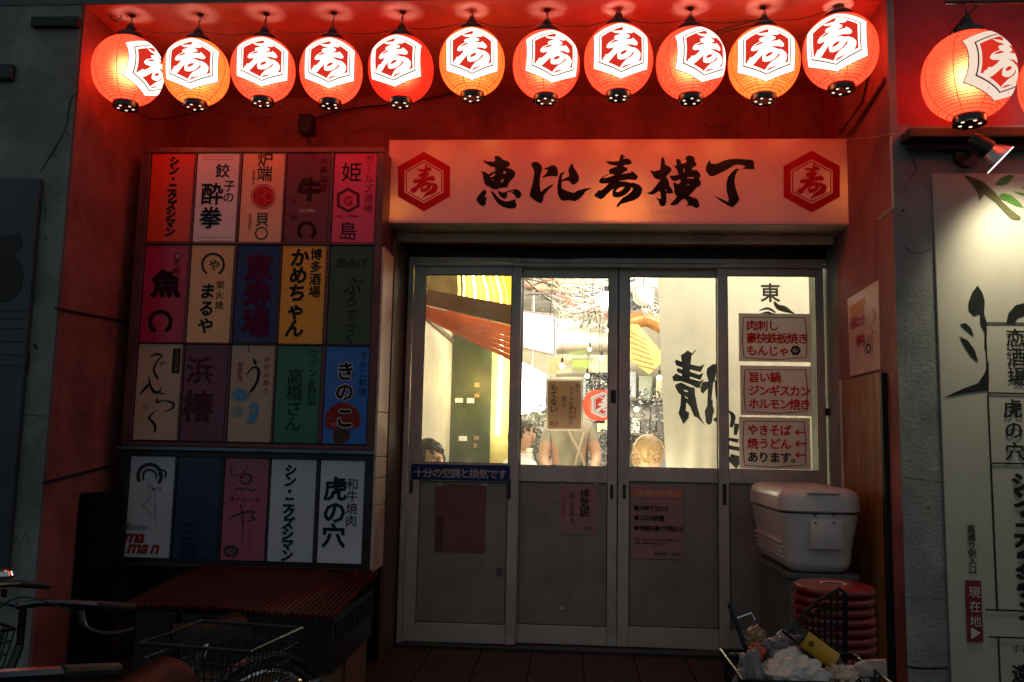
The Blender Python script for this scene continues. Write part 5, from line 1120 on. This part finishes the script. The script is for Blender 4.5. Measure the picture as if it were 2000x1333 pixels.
write(mw, 'シン・ニクズシマン', 1993, 945, 34, YM - .001, bk, step=29, bold=.055)
write(mw, '裏通り側入口', 1896, 1034, 14, YM - .001, bk, step=14.8, bold=.01)
hm = MB().box((at(1887, 1190, YM).x, YM - .002, at(1904, 1254, YM).z), (at(1918, 1190, YM).x, YM - .0005, at(1904, 1134, YM).z)).build('heading', ink('wine_print', (.22, .03, .045)), mw)
write(mw, '現在地', 1902, 1158, 19, YM - .003, WT, step=26); shape(mw, 'arrow', [[(1897, 1226), (1916, 1237), (1897, 1249)]], [], WT, YM - .003)
write(mw, 'ホルモン', 1985, 1268, 15, YM - .001, bk, step=16, vert=False); write(mw, '遠', 1993, 1318, 30, YM - .001, bk, bold=.03)
# spot lamp
sp = thing('spot_lamp', 'black spot lamp with a lit reflector above the mural', 'lamp', at(1885, 305, YO - .05))
YS = YO - .15
mt_ = at(1886, 305, YO); hd = at(1925, 300, YS); tip = at(1963, 330, YS - .03)
MB().lathe([(.05, 0), (.05, .02), (.03, .03)], (0, 0, 0), 20, True, True)
bp = MB(); bp.tube([Vector((mt_.x, YO, mt_.z)), Vector((mt_.x, YO - .03, mt_.z))], .055, 20); bp.build('base', M['lamp_black'], sp, smooth=True)
MB().tube([Vector((mt_.x, YO - .03, mt_.z)), Vector((mt_.x + .02, YO - .08, mt_.z + .01)), at(1902, 288, YS)], .014, 8).build('arm', M['lamp_black'], sp)
ax = (at(1962, 322, YS - .01) + Vector((0, -.012, 0)) - at(1900, 272, YS)).normalized()
b0 = at(1896, 270, YS)
MB().tube([b0, b0 + ax * .02, b0 + ax * .085, b0 + ax * .09], [.025, .038, .042, .036], 18).build('body', M['lamp_black'], sp, smooth=True)
MB().tube([b0 + ax * .088, b0 + ax * .11, b0 + ax * .145], [.036, .05, .066], 22, cap=False).build('reflector', mat('reflector', (.5, .5, .52), .25, metal=.8), sp, smooth=True)
u_ = ax.orthogonal().normalized(); w_ = ax.cross(u_)
MB().tube([b0 + ax * .146 + (u_ * math.cos(t_) + w_ * math.sin(t_)) * .065 for t_ in [k * math.pi / 16 for k in range(32)]], .0028, 6, closed=True).build('glass_rim', glow('rim_light', (1, .95, .88), 1.0), sp)
MB().tube([b0 + ax * .13, b0 + ax * .133], .056, 22).build('lens', glow('lens_light', (1, .95, .85), 2.5), sp)
Ls = bpy.data.lights.new('spot', 'SPOT'); Ls.energy = 29; Ls.color = (1, .9, .66); Ls.spot_size = R(112); Ls.spot_blend = .9; Ls.shadow_soft_size = .07
so = bpy.data.objects.new('spot', Ls); C.objects.link(so); so.location = b0 + ax * .15 + Vector((0, -.05, 0))
tgt = at(2110, 800, YO); so.rotation_euler = (tgt - so.location).to_track_quat('-Z', 'Y').to_euler()

# ================================================================== RIGHT SIDE OBJECTS
# poster on right reveal
XR = 1.386
po = thing('poster', 'pink and yellow poster stuck crookedly on the right side wall', 'poster', atx(1690, 640, XR))
MB().slab([atx(1656, 585, XR), atx(1717, 547, XR), atx(1720, 721, XR), atx(1661, 736, XR)], (-.002, 0, 0)).build('sheet', mat('poster_pink', (.72, .42, .34), .45, var=.12, scale=6), po)
def shx(outs, m, X, nm='print'):
    V, T = fill(outs); mbx = MB(); add2d(mbx, V, T, lambda x, y: atx(x, y, X)); return mbx.build(nm, m, po)
shx([[(1660, 600), (1690, 580), (1686, 612), (1662, 625)]], ink('poster_amber', (.75, .35, .08)), XR - .003)
fr = (atx(1664, 634, XR - .004), Vector((0, -1, 0)), Vector((0, 0, 1)))
write(po, '昭和カラ', 0, 0, .05, 0, M['ink_red'], step=.05, vert=False, bold=.05, frame=fr)
fr = (atx(1676, 668, XR - .004), Vector((0, -1, 0)), Vector((0, 0, 1)))
write(po, '作中', 0, 0, .055, 0, M['ink_red'], step=.055, vert=False, bold=.05, frame=fr)
shx([stroke2d(s) for s in ([(1702, 602, 1), (1710, 620, 1.5), (1700, 640, 1), (1706, 650, 1.2), (1696, 660, 1)], [(1695, 664, 1.2), (1703, 661, 1.2)])], M['ink_black'], XR - .003)
shx([ring2d(1696, 681, 3, 5.5, n=14, sy=1.9)], M['ink_black'], XR - .003)
shx([stroke2d([(1688, 668, 1), (1703, 664, 1), (1704, 690, 1), (1689, 695, 1), (1688, 668, 1)], 1)], M['ink_black'], XR - .0035)
# leaning wooden board and dark pipe
wd, nt, b_, out_ = nodes('pine_board'); tc = nt.nodes.new('ShaderNodeTexCoord'); mp = nt.nodes.new('ShaderNodeMapping'); mp.inputs['Scale'].default_value = (6, 6, .6)
nz = nt.nodes.new('ShaderNodeTexNoise'); nz.inputs['Scale'].default_value = 5; nz.inputs['Detail'].default_value = 10; nz.inputs['Distortion'].default_value = 1.2
rmp = nt.nodes.new('ShaderNodeValToRGB'); rmp.color_ramp.elements[0].color = (.16, .05, .015, 1); rmp.color_ramp.elements[1].color = (.50, .21, .06, 1); rmp.color_ramp.elements[0].position = .3; rmp.color_ramp.elements[1].position = .65
nt.links.new(tc.outputs['Object'], mp.inputs[0]); nt.links.new(mp.outputs[0], nz.inputs['Vector']); nt.links.new(nz.outputs[0], rmp.inputs[0]); nt.links.new(rmp.outputs[0], b_.inputs['Base Color']); b_.inputs['Roughness'].default_value = .35
wbd = thing('wooden_board', 'varnished wooden board leaning on the right side wall behind the cooler', 'board', atx(1690, 1000, 1.392 - .02))
y_b0, y_b1 = atx(1646, 740, 1.392 - .02).y, atx(1722, 728, 1.392 - .02).y
MB().box((1.392 - .03, y_b1, ZF + .002), (1.392 - .008, min(-.06, y_b0), atx(1690, 735, 1.392 - .02).z), .003).build('board', wd, wbd)
MB().box((1.392 - .038, min(-.06, y_b0) - .03, ZF + .002), (1.392 - .031, min(-.062, y_b0), atx(1655, 742, 1.392 - .02).z), .002).build('batten', M['pale_board'], wbd)
MB().box((1.392 - .034, y_b1 - .035, ZF + .002), (1.392 - .008, y_b1 - .002, atx(1728, 728, 1.392 - .02).z), .003).build('edge_post', M['black'], wbd)
# cooler box
Yc0, Yc1 = -.88, -.2
cxl, cxr = at(1527, 1050, Yc0).x, at(1688, 1050, Yc0).x
czt = at(1600, 955, Yc0).z; czb = at(1600, 1124, Yc0).z
co = thing('cooler_box', 'large white plastic cooler box standing in front of the right door', 'cooler', ((cxl + cxr) / 2, (Yc0 + Yc1) / 2, czb))
pm = mat('cooler_plastic', (.74, .66, .60), .38, var=.08, scale=4, dirt=.3, dcol=(.25, .2, .16), bump=.05)
zlid = at(1600, 1000, Yc0).z
def tub(prof, rad, segs=9):
    mbx = MB(); rings = []
    for z_, ins in prof:
        x0, x1, y0, y1 = cxl + ins, cxr - ins, Yc0 + ins, Yc1 - ins; ring = []; rd = max(.02, rad - ins * .3)
        for (cx_, cy_, a0) in ((x1 - rd, y1 - rd, 0), (x0 + rd, y1 - rd, 90), (x0 + rd, y0 + rd, 180), (x1 - rd, y0 + rd, 270)):
            for j in range(segs + 1):
                a = R(a0 + 90 * j / segs); ring.append(mbx.bm.verts.new((cx_ + rd * math.cos(a), cy_ + rd * math.sin(a), z_)))
        rings.append(ring)
    for a, b in zip(rings, rings[1:]):
        for j in range(len(a)): mbx.bm.faces.new((a[j], a[(j + 1) % len(a)], b[(j + 1) % len(b)], b[j]))
    mbx.bm.faces.new(rings[0][::-1]); mbx.bm.faces.new(rings[-1])
    return mbx
q_ = [(czb + .055 * (1 - math.cos(R(a))), .032 + .05 * (1 - math.sin(R(a)))) for a in range(0, 91, 15)]
tub(q_ + [(czb + .12, .026), (zlid - .05, .008), (zlid - .012, .004)], .07).build('tub', pm, co, smooth=True)
q_ = [(czt - .05 + .05 * math.sin(R(a)), -.004 + .05 * (1 - math.cos(R(a)))) for a in range(0, 91, 15)]
tub([(zlid - .004, .0), (zlid + .002, -.006)] + q_, .075).build('lid', pm, co, smooth=True)
tub([(zlid - .012, .010), (zlid - .004, .010)], .07).build('seal', M['dark_frame'], co)
for k in range(4): MB().box((cxl + .022 - k * .004, Yc0 + .10, czb + .055 + k * .022), (cxl + .034, Yc1 - .08, czb + .064 + k * .022), .003).build('ridge', pm, co, smooth=True)
a, b = at(1583, 1015, Yc0), at(1648, 1075, Yc0); MB().box((a.x, Yc0 - .006, b.z), (b.x, Yc0 + .03, a.z), .006).build('front_plate', pm, co, smooth=True)
for (x, y) in ((1592, 1007), (1628, 1007), (1592, 1021), (1628, 1021)): p = at(x, y, Yc0); MB().tube([(p.x, Yc0 - .012, p.z), (p.x, Yc0 + .02, p.z)], .004, 8).build('screw', M['alu_dark'], co)
a = at(1577, 961, Yc0 - .006); b = at(1640, 966, Yc0 - .006); MB().box((a.x, Yc0 - .012, b.z), (b.x, Yc0 + .006, a.z), .003).build('lid_lip', pm, co)
# grey bin under the cooler
bi_ = thing('storage_bin', 'dull grey plastic bin carrying the cooler box', 'bin', ((cxl + cxr) / 2, -.55, ZF))
gm = mat('bin_plastic', (.12, .12, .11), .5, var=.2)
MB().box((cxl + .04, Yc0 + .06, ZF), (cxr - .02, Yc1 - .04, czb - .03), .012).build('tub', gm, bi_)
MB().box((cxl + .025, Yc0 + .045, czb - .03), (cxr - .005, Yc1 - .03, czb - .001), .008).build('rim', gm, bi_)
# stools, stacked
Yst = -1.35
sc = at(1626, 1140, Yst); rst = 73 * mpp(Yst)
rp_m = mat('red_seat', (.24, .012, .012), .25, var=.1, dirt=.2, dcol=(.3, .02, .02), coat=.3); lg_m = mat('stool_pipe', (.12, .10, .10), .3, metal=.8)
def make_stool():
    s = thing('stool', '', 'stool', (0, 0, 0), group='red stools in one stack')
    MB().lathe([(.001, .446), (rst * .35, .449), (rst * .86, .450), (rst * .97, .444), (rst, .434), (rst * .985, .424), (rst * .93, .420), (rst * .86, .424)], n=36, cap0=True).build('seat', rp_m, s, smooth=True)
    for k in range(4):
        a = k * math.pi / 2 + .5; MB().tube(curve([(rst * .55 * math.cos(a), rst * .55 * math.sin(a), .425), (rst * .8 * math.cos(a), rst * .8 * math.sin(a), .39), (rst * .98 * math.cos(a), rst * .98 * math.sin(a), .0)], 4), .009, 7).build('leg', lg_m, s)
    MB().tube([(rst * .90 * math.cos(a), rst * .90 * math.sin(a), .16) for a in [k * math.pi / 10 for k in range(20)]], .006, 6, closed=True).build('ring', lg_m, s)
    return s
ztop = sc.z; ns_ = 8; dz = .0345; base = ztop - .45 - (ns_ - 1) * dz
st0 = None
for k in range(ns_):
    s = make_stool() if st0 is None else copy_tree(st0)
    if st0 is None: st0 = s
    s.location = (sc.x + random.uniform(-.004, .004), Yst + random.uniform(-.004, .004), max(0, base) + k * dz); s.rotation_euler = (0, 0, k * .11)
    s['label'] = ('topmost red stool of the stack with a pale ring on its seat' if k == ns_ - 1 else 'lowest red stool of the stack beside the cooler' if k == 0 else 'red stool ' + ('second', 'third', 'fourth', 'fifth', 'sixth', 'seventh')[ns_ - 2 - k] + ' from the top of the stack')
    top_s = s
MB().lathe([(rst * .26, .0), (rst * .33, .0015), (rst * .33, .0)], (sc.x, Yst, top_s.location.z + .4505), 32).build('seat_print', mat('pale_ring', (.6, .35, .28), .4), top_s) 
# wire rack / basket with rubbish at the lower right
def wire_basket(root, c, w0, d0, w1, d1, z0_, z1_, m, nx_=9, nz_=6, r=.0022, rr_=.005, bottom=True):
    """open basket, bottom w0 x d0 at z0, rim w1 x d1 at z1"""
    def P_(t, u, v): w = w0 + (w1 - w0) * t; d = d0 + (d1 - d0) * t; return Vector((c[0] + u * w / 2, c[1] + v * d / 2, z0_ + (z1_ - z0_) * t))
    MB().tube([P_(1, -1, -1), P_(1, 1, -1), P_(1, 1, 1), P_(1, -1, 1)], rr_, 6, closed=True).build('rim', m, root)
    mbx = MB()
    for k in range(1, nz_): t = k / nz_; mbx.tube([P_(t, -1, -1), P_(t, 1, -1), P_(t, 1, 1), P_(t, -1, 1)], r, 4, closed=True)
    for k in range(nx_ + 1):
        u = -1 + 2 * k / nx_
        for v in (-1, 1): mbx.tube([P_(0, u, v), P_(1, u, v)], r, 4); mbx.tube([P_(0, v, u), P_(1, v, u)], r, 4)
        if bottom: mbx.tube([P_(0, u, -1), P_(0, u, 1)], r, 4); mbx.tube([P_(0, -1, u), P_(0, 1, u)], r, 4)
    mbx.build('wire', m, root, kind='stuff')
Yk = CAM.y + 2.15
wire_m = mat('black_wire', (.02, .02, .022), .3, metal=.6)
kb = thing('wire_basket', 'black wire basket full of rubbish at the lower right', 'basket', at(1590, 1400, Yk))
ka, kc = at(1448, 1325, Yk - .12), at(1742, 1322, Yk - .12)
kz = ka.z
kx = (ka.x + kc.x) / 2; kw = kc.x - ka.x
wire_basket(kb, (kx, Yk, 0), kw * .8, .20, kw, .28, kz - .24, kz, wire_m)
MB().slab([Vector((kx - kw * .08, Yk - .146, kz - .075)), Vector((kx + kw * .52, Yk - .146, kz - .075)), Vector((kx + kw * .52, Yk - .146, kz + .006)), Vector((kx - kw * .08, Yk - .146, kz + .006))], (0, .004, 0)).build('plate', M['black_plastic'], kb)
write(kb, '一か', 1592, 1331, 14, Yk - .1475, WT, step=26, vert=False); write(kb, 'ル中', 1662, 1331, 14, Yk - .1475, WT, step=26, vert=False)
MB().tube([at(1425, 1180, Yk + .18), at(1455, 1262, Yk + .12), at(1500, 1330, Yk + .1)], .006, 6).build('stay', wire_m, kb)
MB().tube([at(1440, 1208, Yk + .15), at(1467, 1198, Yk + .15), at(1474, 1212, Yk + .15)], .003, 5).build('stay', M['chrome'], kb)
rk_ = thing('wire_rack', 'dark wire rack standing between the rubbish basket and the red stools', 'rack', at(1610, 1300, Yk + .35))
ra = [(1538, 1240), (1572, 1196), (1600, 1172), (1640, 1150), (1652, 1160), (1652, 1330), (1545, 1330)]
fr_ = MB(); fr_.tube([at(x, y, Yk + .32) for x, y in ra], .006, 6, closed=True); fr_.build('frame', wire_m, rk_)
wr = MB()
for k in range(9): x = 1552 + k * 12; yt = 1240 - (x - 1538) * .88 if x < 1640 else 1155; wr.tube([at(x, yt, Yk + .32), at(x, 1345, Yk + .32)], .0035, 5)
for k in range(14): y = 1180 + k * 13; wr.tube([at(max(1540, 1538 + (1240 - y) * 1.1), y, Yk + .325), at(1652, y, Yk + .325)], .003, 5)
wr.build('wire', wire_m, rk_, kind='stuff')
MB().tube([at(1600, 1330, Yk + .32), Vector((at(1600, 1330, Yk + .32).x, Yk + .32, 0))], .008).build('leg', wire_m, rk_)
MB().tube([at(1650, 1330, Yk + .32), Vector((at(1650, 1330, Yk + .32).x, Yk + .32, 0))], .008).build('leg', wire_m, rk_)
# basket stand down to the ground: front part of a delivery bicycle rack
MB().tube([(kx, Yk, kz - .24), (kx, Yk, 0)], .014).build('post', wire_m, kb); MB().box((kx - .16, Yk - .12, 0), (kx + .16, Yk + .12, .015), .004).build('foot', wire_m, kb)
def crumpled(name, label, cat, c, rx, ry, rz_, m, seed, amp=.28, det=3, sub=5, group=None):
    rn = random.Random(seed); bm = bmesh.new(); bmesh.ops.create_icosphere(bm, subdivisions=sub, radius=1.0)
    dirs = [(Vector((rn.gauss(0, 1), rn.gauss(0, 1), rn.gauss(0, 1))).normalized(), rn.uniform(.55, .95)) for _ in range(det * 9)]
    from mathutils import noise
    for v in bm.verts:
        p = v.co.copy()
        for d, h in dirs:
            k = p.dot(d)
            if k > h: p -= d * (k - h) * .85
        q1 = abs(noise.noise(p * 2.3 + Vector((seed, 0, 0)))); q2 = abs(noise.noise(p * 5.5 + Vector((0, seed, 0)))); q3 = abs(noise.noise(p * 12 + Vector((0, 0, seed))))
        p *= 1 + amp * (1.5 * q1 - .45 * q2 - .08 * q3) + amp * .5 * noise.noise(p * 1.3 + Vector((seed, seed, 0)))
        v.co = Vector((p.x * rx, p.y * ry, p.z * rz_))
    me = bpy.data.meshes.new(name); bm.to_mesh(me); bm.free(); me.materials.append(m); me.polygons.foreach_set('use_smooth', [True] * len(me.polygons))
    o = bpy.data.objects.new(name, me); C.objects.link(o); o.location = c; tag(o, label, cat, group); return o
bag_m = translucent('white_polythene', (.82, .76, .66), .2, .22); clear_m = translucent('clear_polythene', (.35, .33, .33), .35, .1)
crumpled('plastic_bag', 'crumpled white plastic bag in the wire basket', 'bag', at(1545, 1312, Yk - .03), .085, .085, .055, bag_m, 4, .35)
crumpled('plastic_bag', 'clear wrinkled plastic bag at the left end of the wire basket', 'bag', at(1470, 1318, Yk - .05), .038, .07, .06, clear_m, 11, .5)
crumpled('plastic_bag', 'shiny clear plastic wrap pile behind the white bag', 'bag', at(1520, 1266, Yk + .05), .06, .05, .035, clear_m, 21, .5)
crumpled('paper_ball', 'crumpled pale paper at the right end of the wire basket', 'paper', at(1640, 1318, Yk - .02), .04, .05, .03, mat('crumpled_paper', (.62, .45, .33), .7), 8, .4)
crumpled('paper_ball', 'torn brown and white wrapper at the back left of the basket', 'paper', at(1475, 1240, Yk + .06), .025, .03, .03, mat('wrapper', (.4, .22, .12), .5, var=.5, scale=30), 9, .4)
crumpled('paper_ball', 'red crumpled wrapper at the left of the basket', 'paper', at(1478, 1276, Yk), .025, .03, .022, mat('red_wrapper', (.45, .06, .03), .3), 12, .4)
o = MB().slab([at(1672, 1300, Yk), at(1690, 1292, Yk), at(1731, 1290, Yk - .02), at(1733, 1322, Yk - .02), at(1668, 1322, Yk)], (0, .012, 0)).build('paper_box', mat('box_card', (.6, .46, .38), .6), None); tag(o, 'flattened pale carton sticking out at the right end of the basket', 'carton')
bt = thing('bottle', 'clear bottle with a yellow label lying in the basket', 'bottle', at(1600, 1270, Yk))
a, b = at(1535, 1222, Yk + .02), at(1652, 1308, Yk - .01); d_ = (b - a).normalized(); rb_ = .020
gl = glass_mat('bottle_plastic', (.75, .75, .78))
MB().tube([a, a + d_ * .004, a + d_ * .03, b - d_ * .035, b - d_ * .01, b], [rb_ * .8, rb_, rb_ * 1.02, rb_, rb_ * .5, rb_ * .4], 18).build('body', gl, bt, smooth=True)
MB().tube([a.lerp(b, .3), a.lerp(b, .82)], rb_ * 1.05, 18, cap=False).build('label', mat('yellow_label', (.62, .34, .02), .35, var=.1), bt, smooth=True)
MB().tube([b, b + d_ * .015], rb_ * .45, 12).build('cap', M['black_plastic'], bt)
md = a.lerp(b, .42) + Vector((-.004, -rb_ * 1.04, .004))
MB().lathe([(.0075, 0), (.0074, .0006)], (0, 0, 0), 16, True, True)
e_ = MB(); 
for k in range(2): e_.tube([md + Vector(((.006 - k * .003) * math.cos(t_), 0, (.006 - k * .003) * math.sin(t_))) for t_ in [j * math.pi / 8 for j in range(16)]], .0009, 4, closed=True)
e_.build('emblem', M['ink_black'], bt)

# ================================================================== LEFT LOWER CLUTTER
cs = thing('corrugated_sheet', 'dark red corrugated sheet lying over crates under the signboards', 'sheet', at(460, 1170, -1.0))
cx0, cx1 = at(228, 1203, -1.41).x, at(739, 1116, -.65).x
zk0, zk1 = at(739, 1118, -.65).z, at(655, 1203, -1.41).z
nw = 40
def fc(u, v):
    x = cx0 + (cx1 - cx0) * u; y = -.63 + (-1.41 + .63) * v
    return Vector((x, y, zk0 + (zk1 - zk0) * v + .011 * math.sin(u * nw * 2 * math.pi) + .01 * math.sin(u * 5) * v))
MB().grid(fc, nw * 8, 6).build('sheet', mat('red_tin', (.22, .05, .045), .32, metal=.35, var=.3, scale=4, dirt=.5, dcol=(.05, .02, .018)), cs, smooth=True, solid=.002)
kt = min(zk0, zk1) - .014
kr = thing('plastic_crate', 'black slotted plastic crate right under the corrugated sheet', 'crate', ((cx1) - .3, -1.0, kt - .2))
mbx = MB(); X1, X0, Ya, Yb_ = cx1 - .01, cx1 - .62, -1.38, -.72; z1_, z0_ = kt, kt - .21
mbx.box((X1 - .008, Ya, z0_), (X1, Yb_, z0_ + .1)); mbx.box((X1 - .012, Ya, z1_ - .025), (X1 + .004, Yb_, z1_), .002)
n_ = 14
for k in range(n_ + 1): y = Ya + (Yb_ - Ya) * k / n_; mbx.box((X1 - .008, y - .011, z0_ + .1), (X1, y + .011, z1_ - .025))
mbx.box((X0, Ya, z0_), (X0 + .008, Yb_, z1_)); mbx.box((X0 + .008, Ya, z0_), (X1 - .008, Ya + .008, z1_)); mbx.box((X0 + .008, Yb_ - .008, z0_), (X1 - .008, Yb_, z1_)); mbx.box((X0 + .008, Ya + .008, z0_), (X1 - .008, Yb_ - .008, z0_ + .008))
mbx.build('crate_body', M['black_plastic'], kr)
cbx = thing('cardboard_box', 'brown cardboard box beneath the black slotted crate', 'box', (X1 - .3, -1.0, 0))
MB().box((X0 + .02, Ya + .03, .0), (X1 - .012, Yb_ - .02, z0_ - .003), .004).build('carton', mat('cardboard', (.22, .12, .065), .75, var=.15), cbx)
MB().box((X1 - .0125, Ya + .2, .02), (X1 - .0105, Ya + .26, z0_ - .01)).build('tape', mat('tape', (.1, .05, .03), .3), cbx)
k2 = thing('plastic_crate', 'dark plastic crate under the left half of the corrugated sheet', 'crate', (cx0 + .4, -1.0, 0))
MB().box((cx0 + .05, -1.36, 0), (X0 - .03, -.75, kt), .01).build('crate_body', M['black_plastic'], k2)
lc = thing('cabinet', 'narrow black panel low on the left side wall of the recess', 'cabinet', (XW_L + .25, -.9, ZF))  # dark board on the wall, built as a shallow box with a front
sb_m = mat('matt_black', (.006, .006, .006), .9, spec=.15)
MB().box((XW_L + .014, -.83, ZF), (XW_L + .13, YP - .03, .95), .006).build('panel_body', sb_m, lc)
MB().box((XW_L + .022, -.838, ZF + .03), (XW_L + .122, -.8305, .92), .003).build('door', sb_m, lc)

# ---- bicycles
tyre_m = mat('tyre', (.012, .012, .012), .7); fr_m = mat('bike_frame', (.018, .018, .022), .2, coat=.5); sad_m = mat('saddle', (.08, .028, .014), .3, var=.2)
def bicycle(label, loc, rz, rear_basket=True, saddle_m=None):
    B = thing('bicycle', label, 'bicycle', (0, 0, 0))            # heading +X, wheels on z=0
    r = .31; wb_ = 1.06
    for wx2 in (0, wb_):
        w = MB(); w.tube([(wx2 + r * math.cos(a), 0, r + .012 + r * math.sin(a)) for a in [k * math.pi / 20 for k in range(40)]], .018, 8, closed=True); ty = w.build('wheel', tyre_m, B, smooth=True)
        w = MB(); w.tube([(wx2 + (r - .022) * math.cos(a), 0, r + .012 + (r - .022) * math.sin(a)) for a in [k * math.pi / 20 for k in range(40)]], .010, 6, closed=True); w.build('rim', M['chrome'], ty, smooth=True)
        w = MB()
        for k in range(18): a = k * math.pi / 9; s_ = .02 * (-1) ** k; w.tube([(wx2, s_, r + .012), (wx2 + (r - .02) * math.cos(a), 0, r + .012 + (r - .02) * math.sin(a))], .0012, 3)
        w.tube([(wx2, -.03, r + .012), (wx2, .03, r + .012)], .018, 8); w.build('spokes', M['chrome'], ty)
        MB().tube([(wx2 + (r + .035) * math.cos(a), 0, r + .012 + (r + .035) * math.sin(a)) for a in [R(20 + 15 * k) for k in range(11)]], .014, 6).build('mudguard', fr_m, B)
    bb = (.44, 0, .28); head = (wb_ - .17, 0, .80)
    for a, b, q in (((0, 0, r), bb, .012), (bb, (.26, 0, .74), .015), (bb, (wb_ - .12, 0, .62), .018), ((.33, 0, .5), (wb_ - .15, 0, .70), .014), ((0, .03, r), (.27, .01, .62), .008), ((0, -.03, r), (.27, -.01, .62), .008)): MB().tube([a, b], q, 8).build('frame_tube', fr_m, B)
    MB().tube([(wb_, 0, r), (wb_ - .03, 0, .45), (wb_ - .17, 0, .86)], [.012, .014, .014], 8).build('fork', fr_m, B)
    MB().tube([(.26, 0, .70), (.23, 0, .80)], .012, 8).build('seat_post', M['chrome'], B)
    s_ = MB(); s_.grid(lambda u, v: Vector((.12 + .27 * u, (v - .5) * 2 * (.078 * (1 - u) ** .7 + .020), .83 + .02 * math.cos((v - .5) * math.pi) - .015 * math.sin(u * 3.1) - .045 * abs(2 * v - 1) ** 3)), 10, 10); s_.build('saddle', saddle_m or sad_m, B, smooth=True, solid=.012)
    hx, hz = wb_ - .17, .98
    MB().tube([(wb_ - .17, 0, .86), (hx, 0, hz)], .012, 8).build('stem', M['worn_metal'], B)
    for s in (-1, 1):
        MB().tube(curve([(hx, 0, hz), (hx + .05, s * .09, hz + .015), (hx + .02, s * .20, hz + .035), (hx - .1, s * .27, hz + .02)], 5), .011, 8).build('handlebar', M['worn_metal'], B, smooth=True)
        MB().tube([(hx - .09, s * .268, hz + .022), (hx - .20, s * .285, hz + .0)], .013, 12).build('grip', M['rubber'], B)
        MB().tube(curve([(hx - .05, s * .26, hz + .01), (hx - .06, s * .275, hz - .035), (hx - .12, s * .30, hz - .06), (hx - .19, s * .31, hz - .055)], 4), [.009] * 4 + [.006] * 9, 6).build('brake_lever', M['dark_frame'], B, smooth=True)
        MB().tube(curve([(hx - .05, s * .25, hz), (hx + .1, s * .2, hz + .06), (hx + .12, s * .05, hz - .05), (hx + .04, 0, hz - .2)], 5), .003, 4).build('brake_cable', M['rubber'], B)
    MB().lathe([(.03, -.012), (.034, 0), (.028, .014), (.012, .022)], (hx - .03, -.235, hz + .06), 16, True, True).build('bell', M['chrome'], B, smooth=True)
    wire_basket(B, (wb_ + .06, 0, 0), .2, .26, .27, .36, .70, .95, wire_m, 10, 7)
    if rear_basket: wire_basket(B, (-.13, 0, 0), .20, .22, .28, .31, .62, .845, M['dark_frame'], 12, 6, .0018, .005)
    MB().tube([(-.25, .05, .54), (.2, .05, .54), (.2, -.05, .54), (-.25, -.05, .54)], .006, 5, closed=True).build('carrier', M['chrome'], B)
    for s in (-1, 1): MB().tube([(0, s * .05, r), (-.1, s * .05, .54)], .005, 5).build('carrier_stay', M['chrome'], B)
    MB().tube([bb, (.44, -.12, .28)], .012, 8).build('crank', M['chrome'], B); MB().box((.58, -.16, .24), (.66, -.09, .26), .004).build('pedal', M['black_plastic'], B); MB().tube([(.44, -.1, .28), (.62, -.1, .25)], .008, 6).build('crank', M['chrome'], B)
    MB().tube([(.02, .05, r), (-.06, .16, .01)], .008, 6).build('kickstand', M['chrome'], B)
    B.location = loc; B.rotation_euler = (0, R(0), rz); return B
b1 = bicycle('black city bicycle with brown saddle and rear wire basket at the lower left', (-.83, -2.80, 0), R(261), True)
b1.scale = (.9, .9, .9)
b2 = bicycle('dark bicycle parked behind, close to the left side wall', (-.95, -2.02, 0), R(236), False, M['black_plastic'])
b2.scale = (.82, .82, .82)
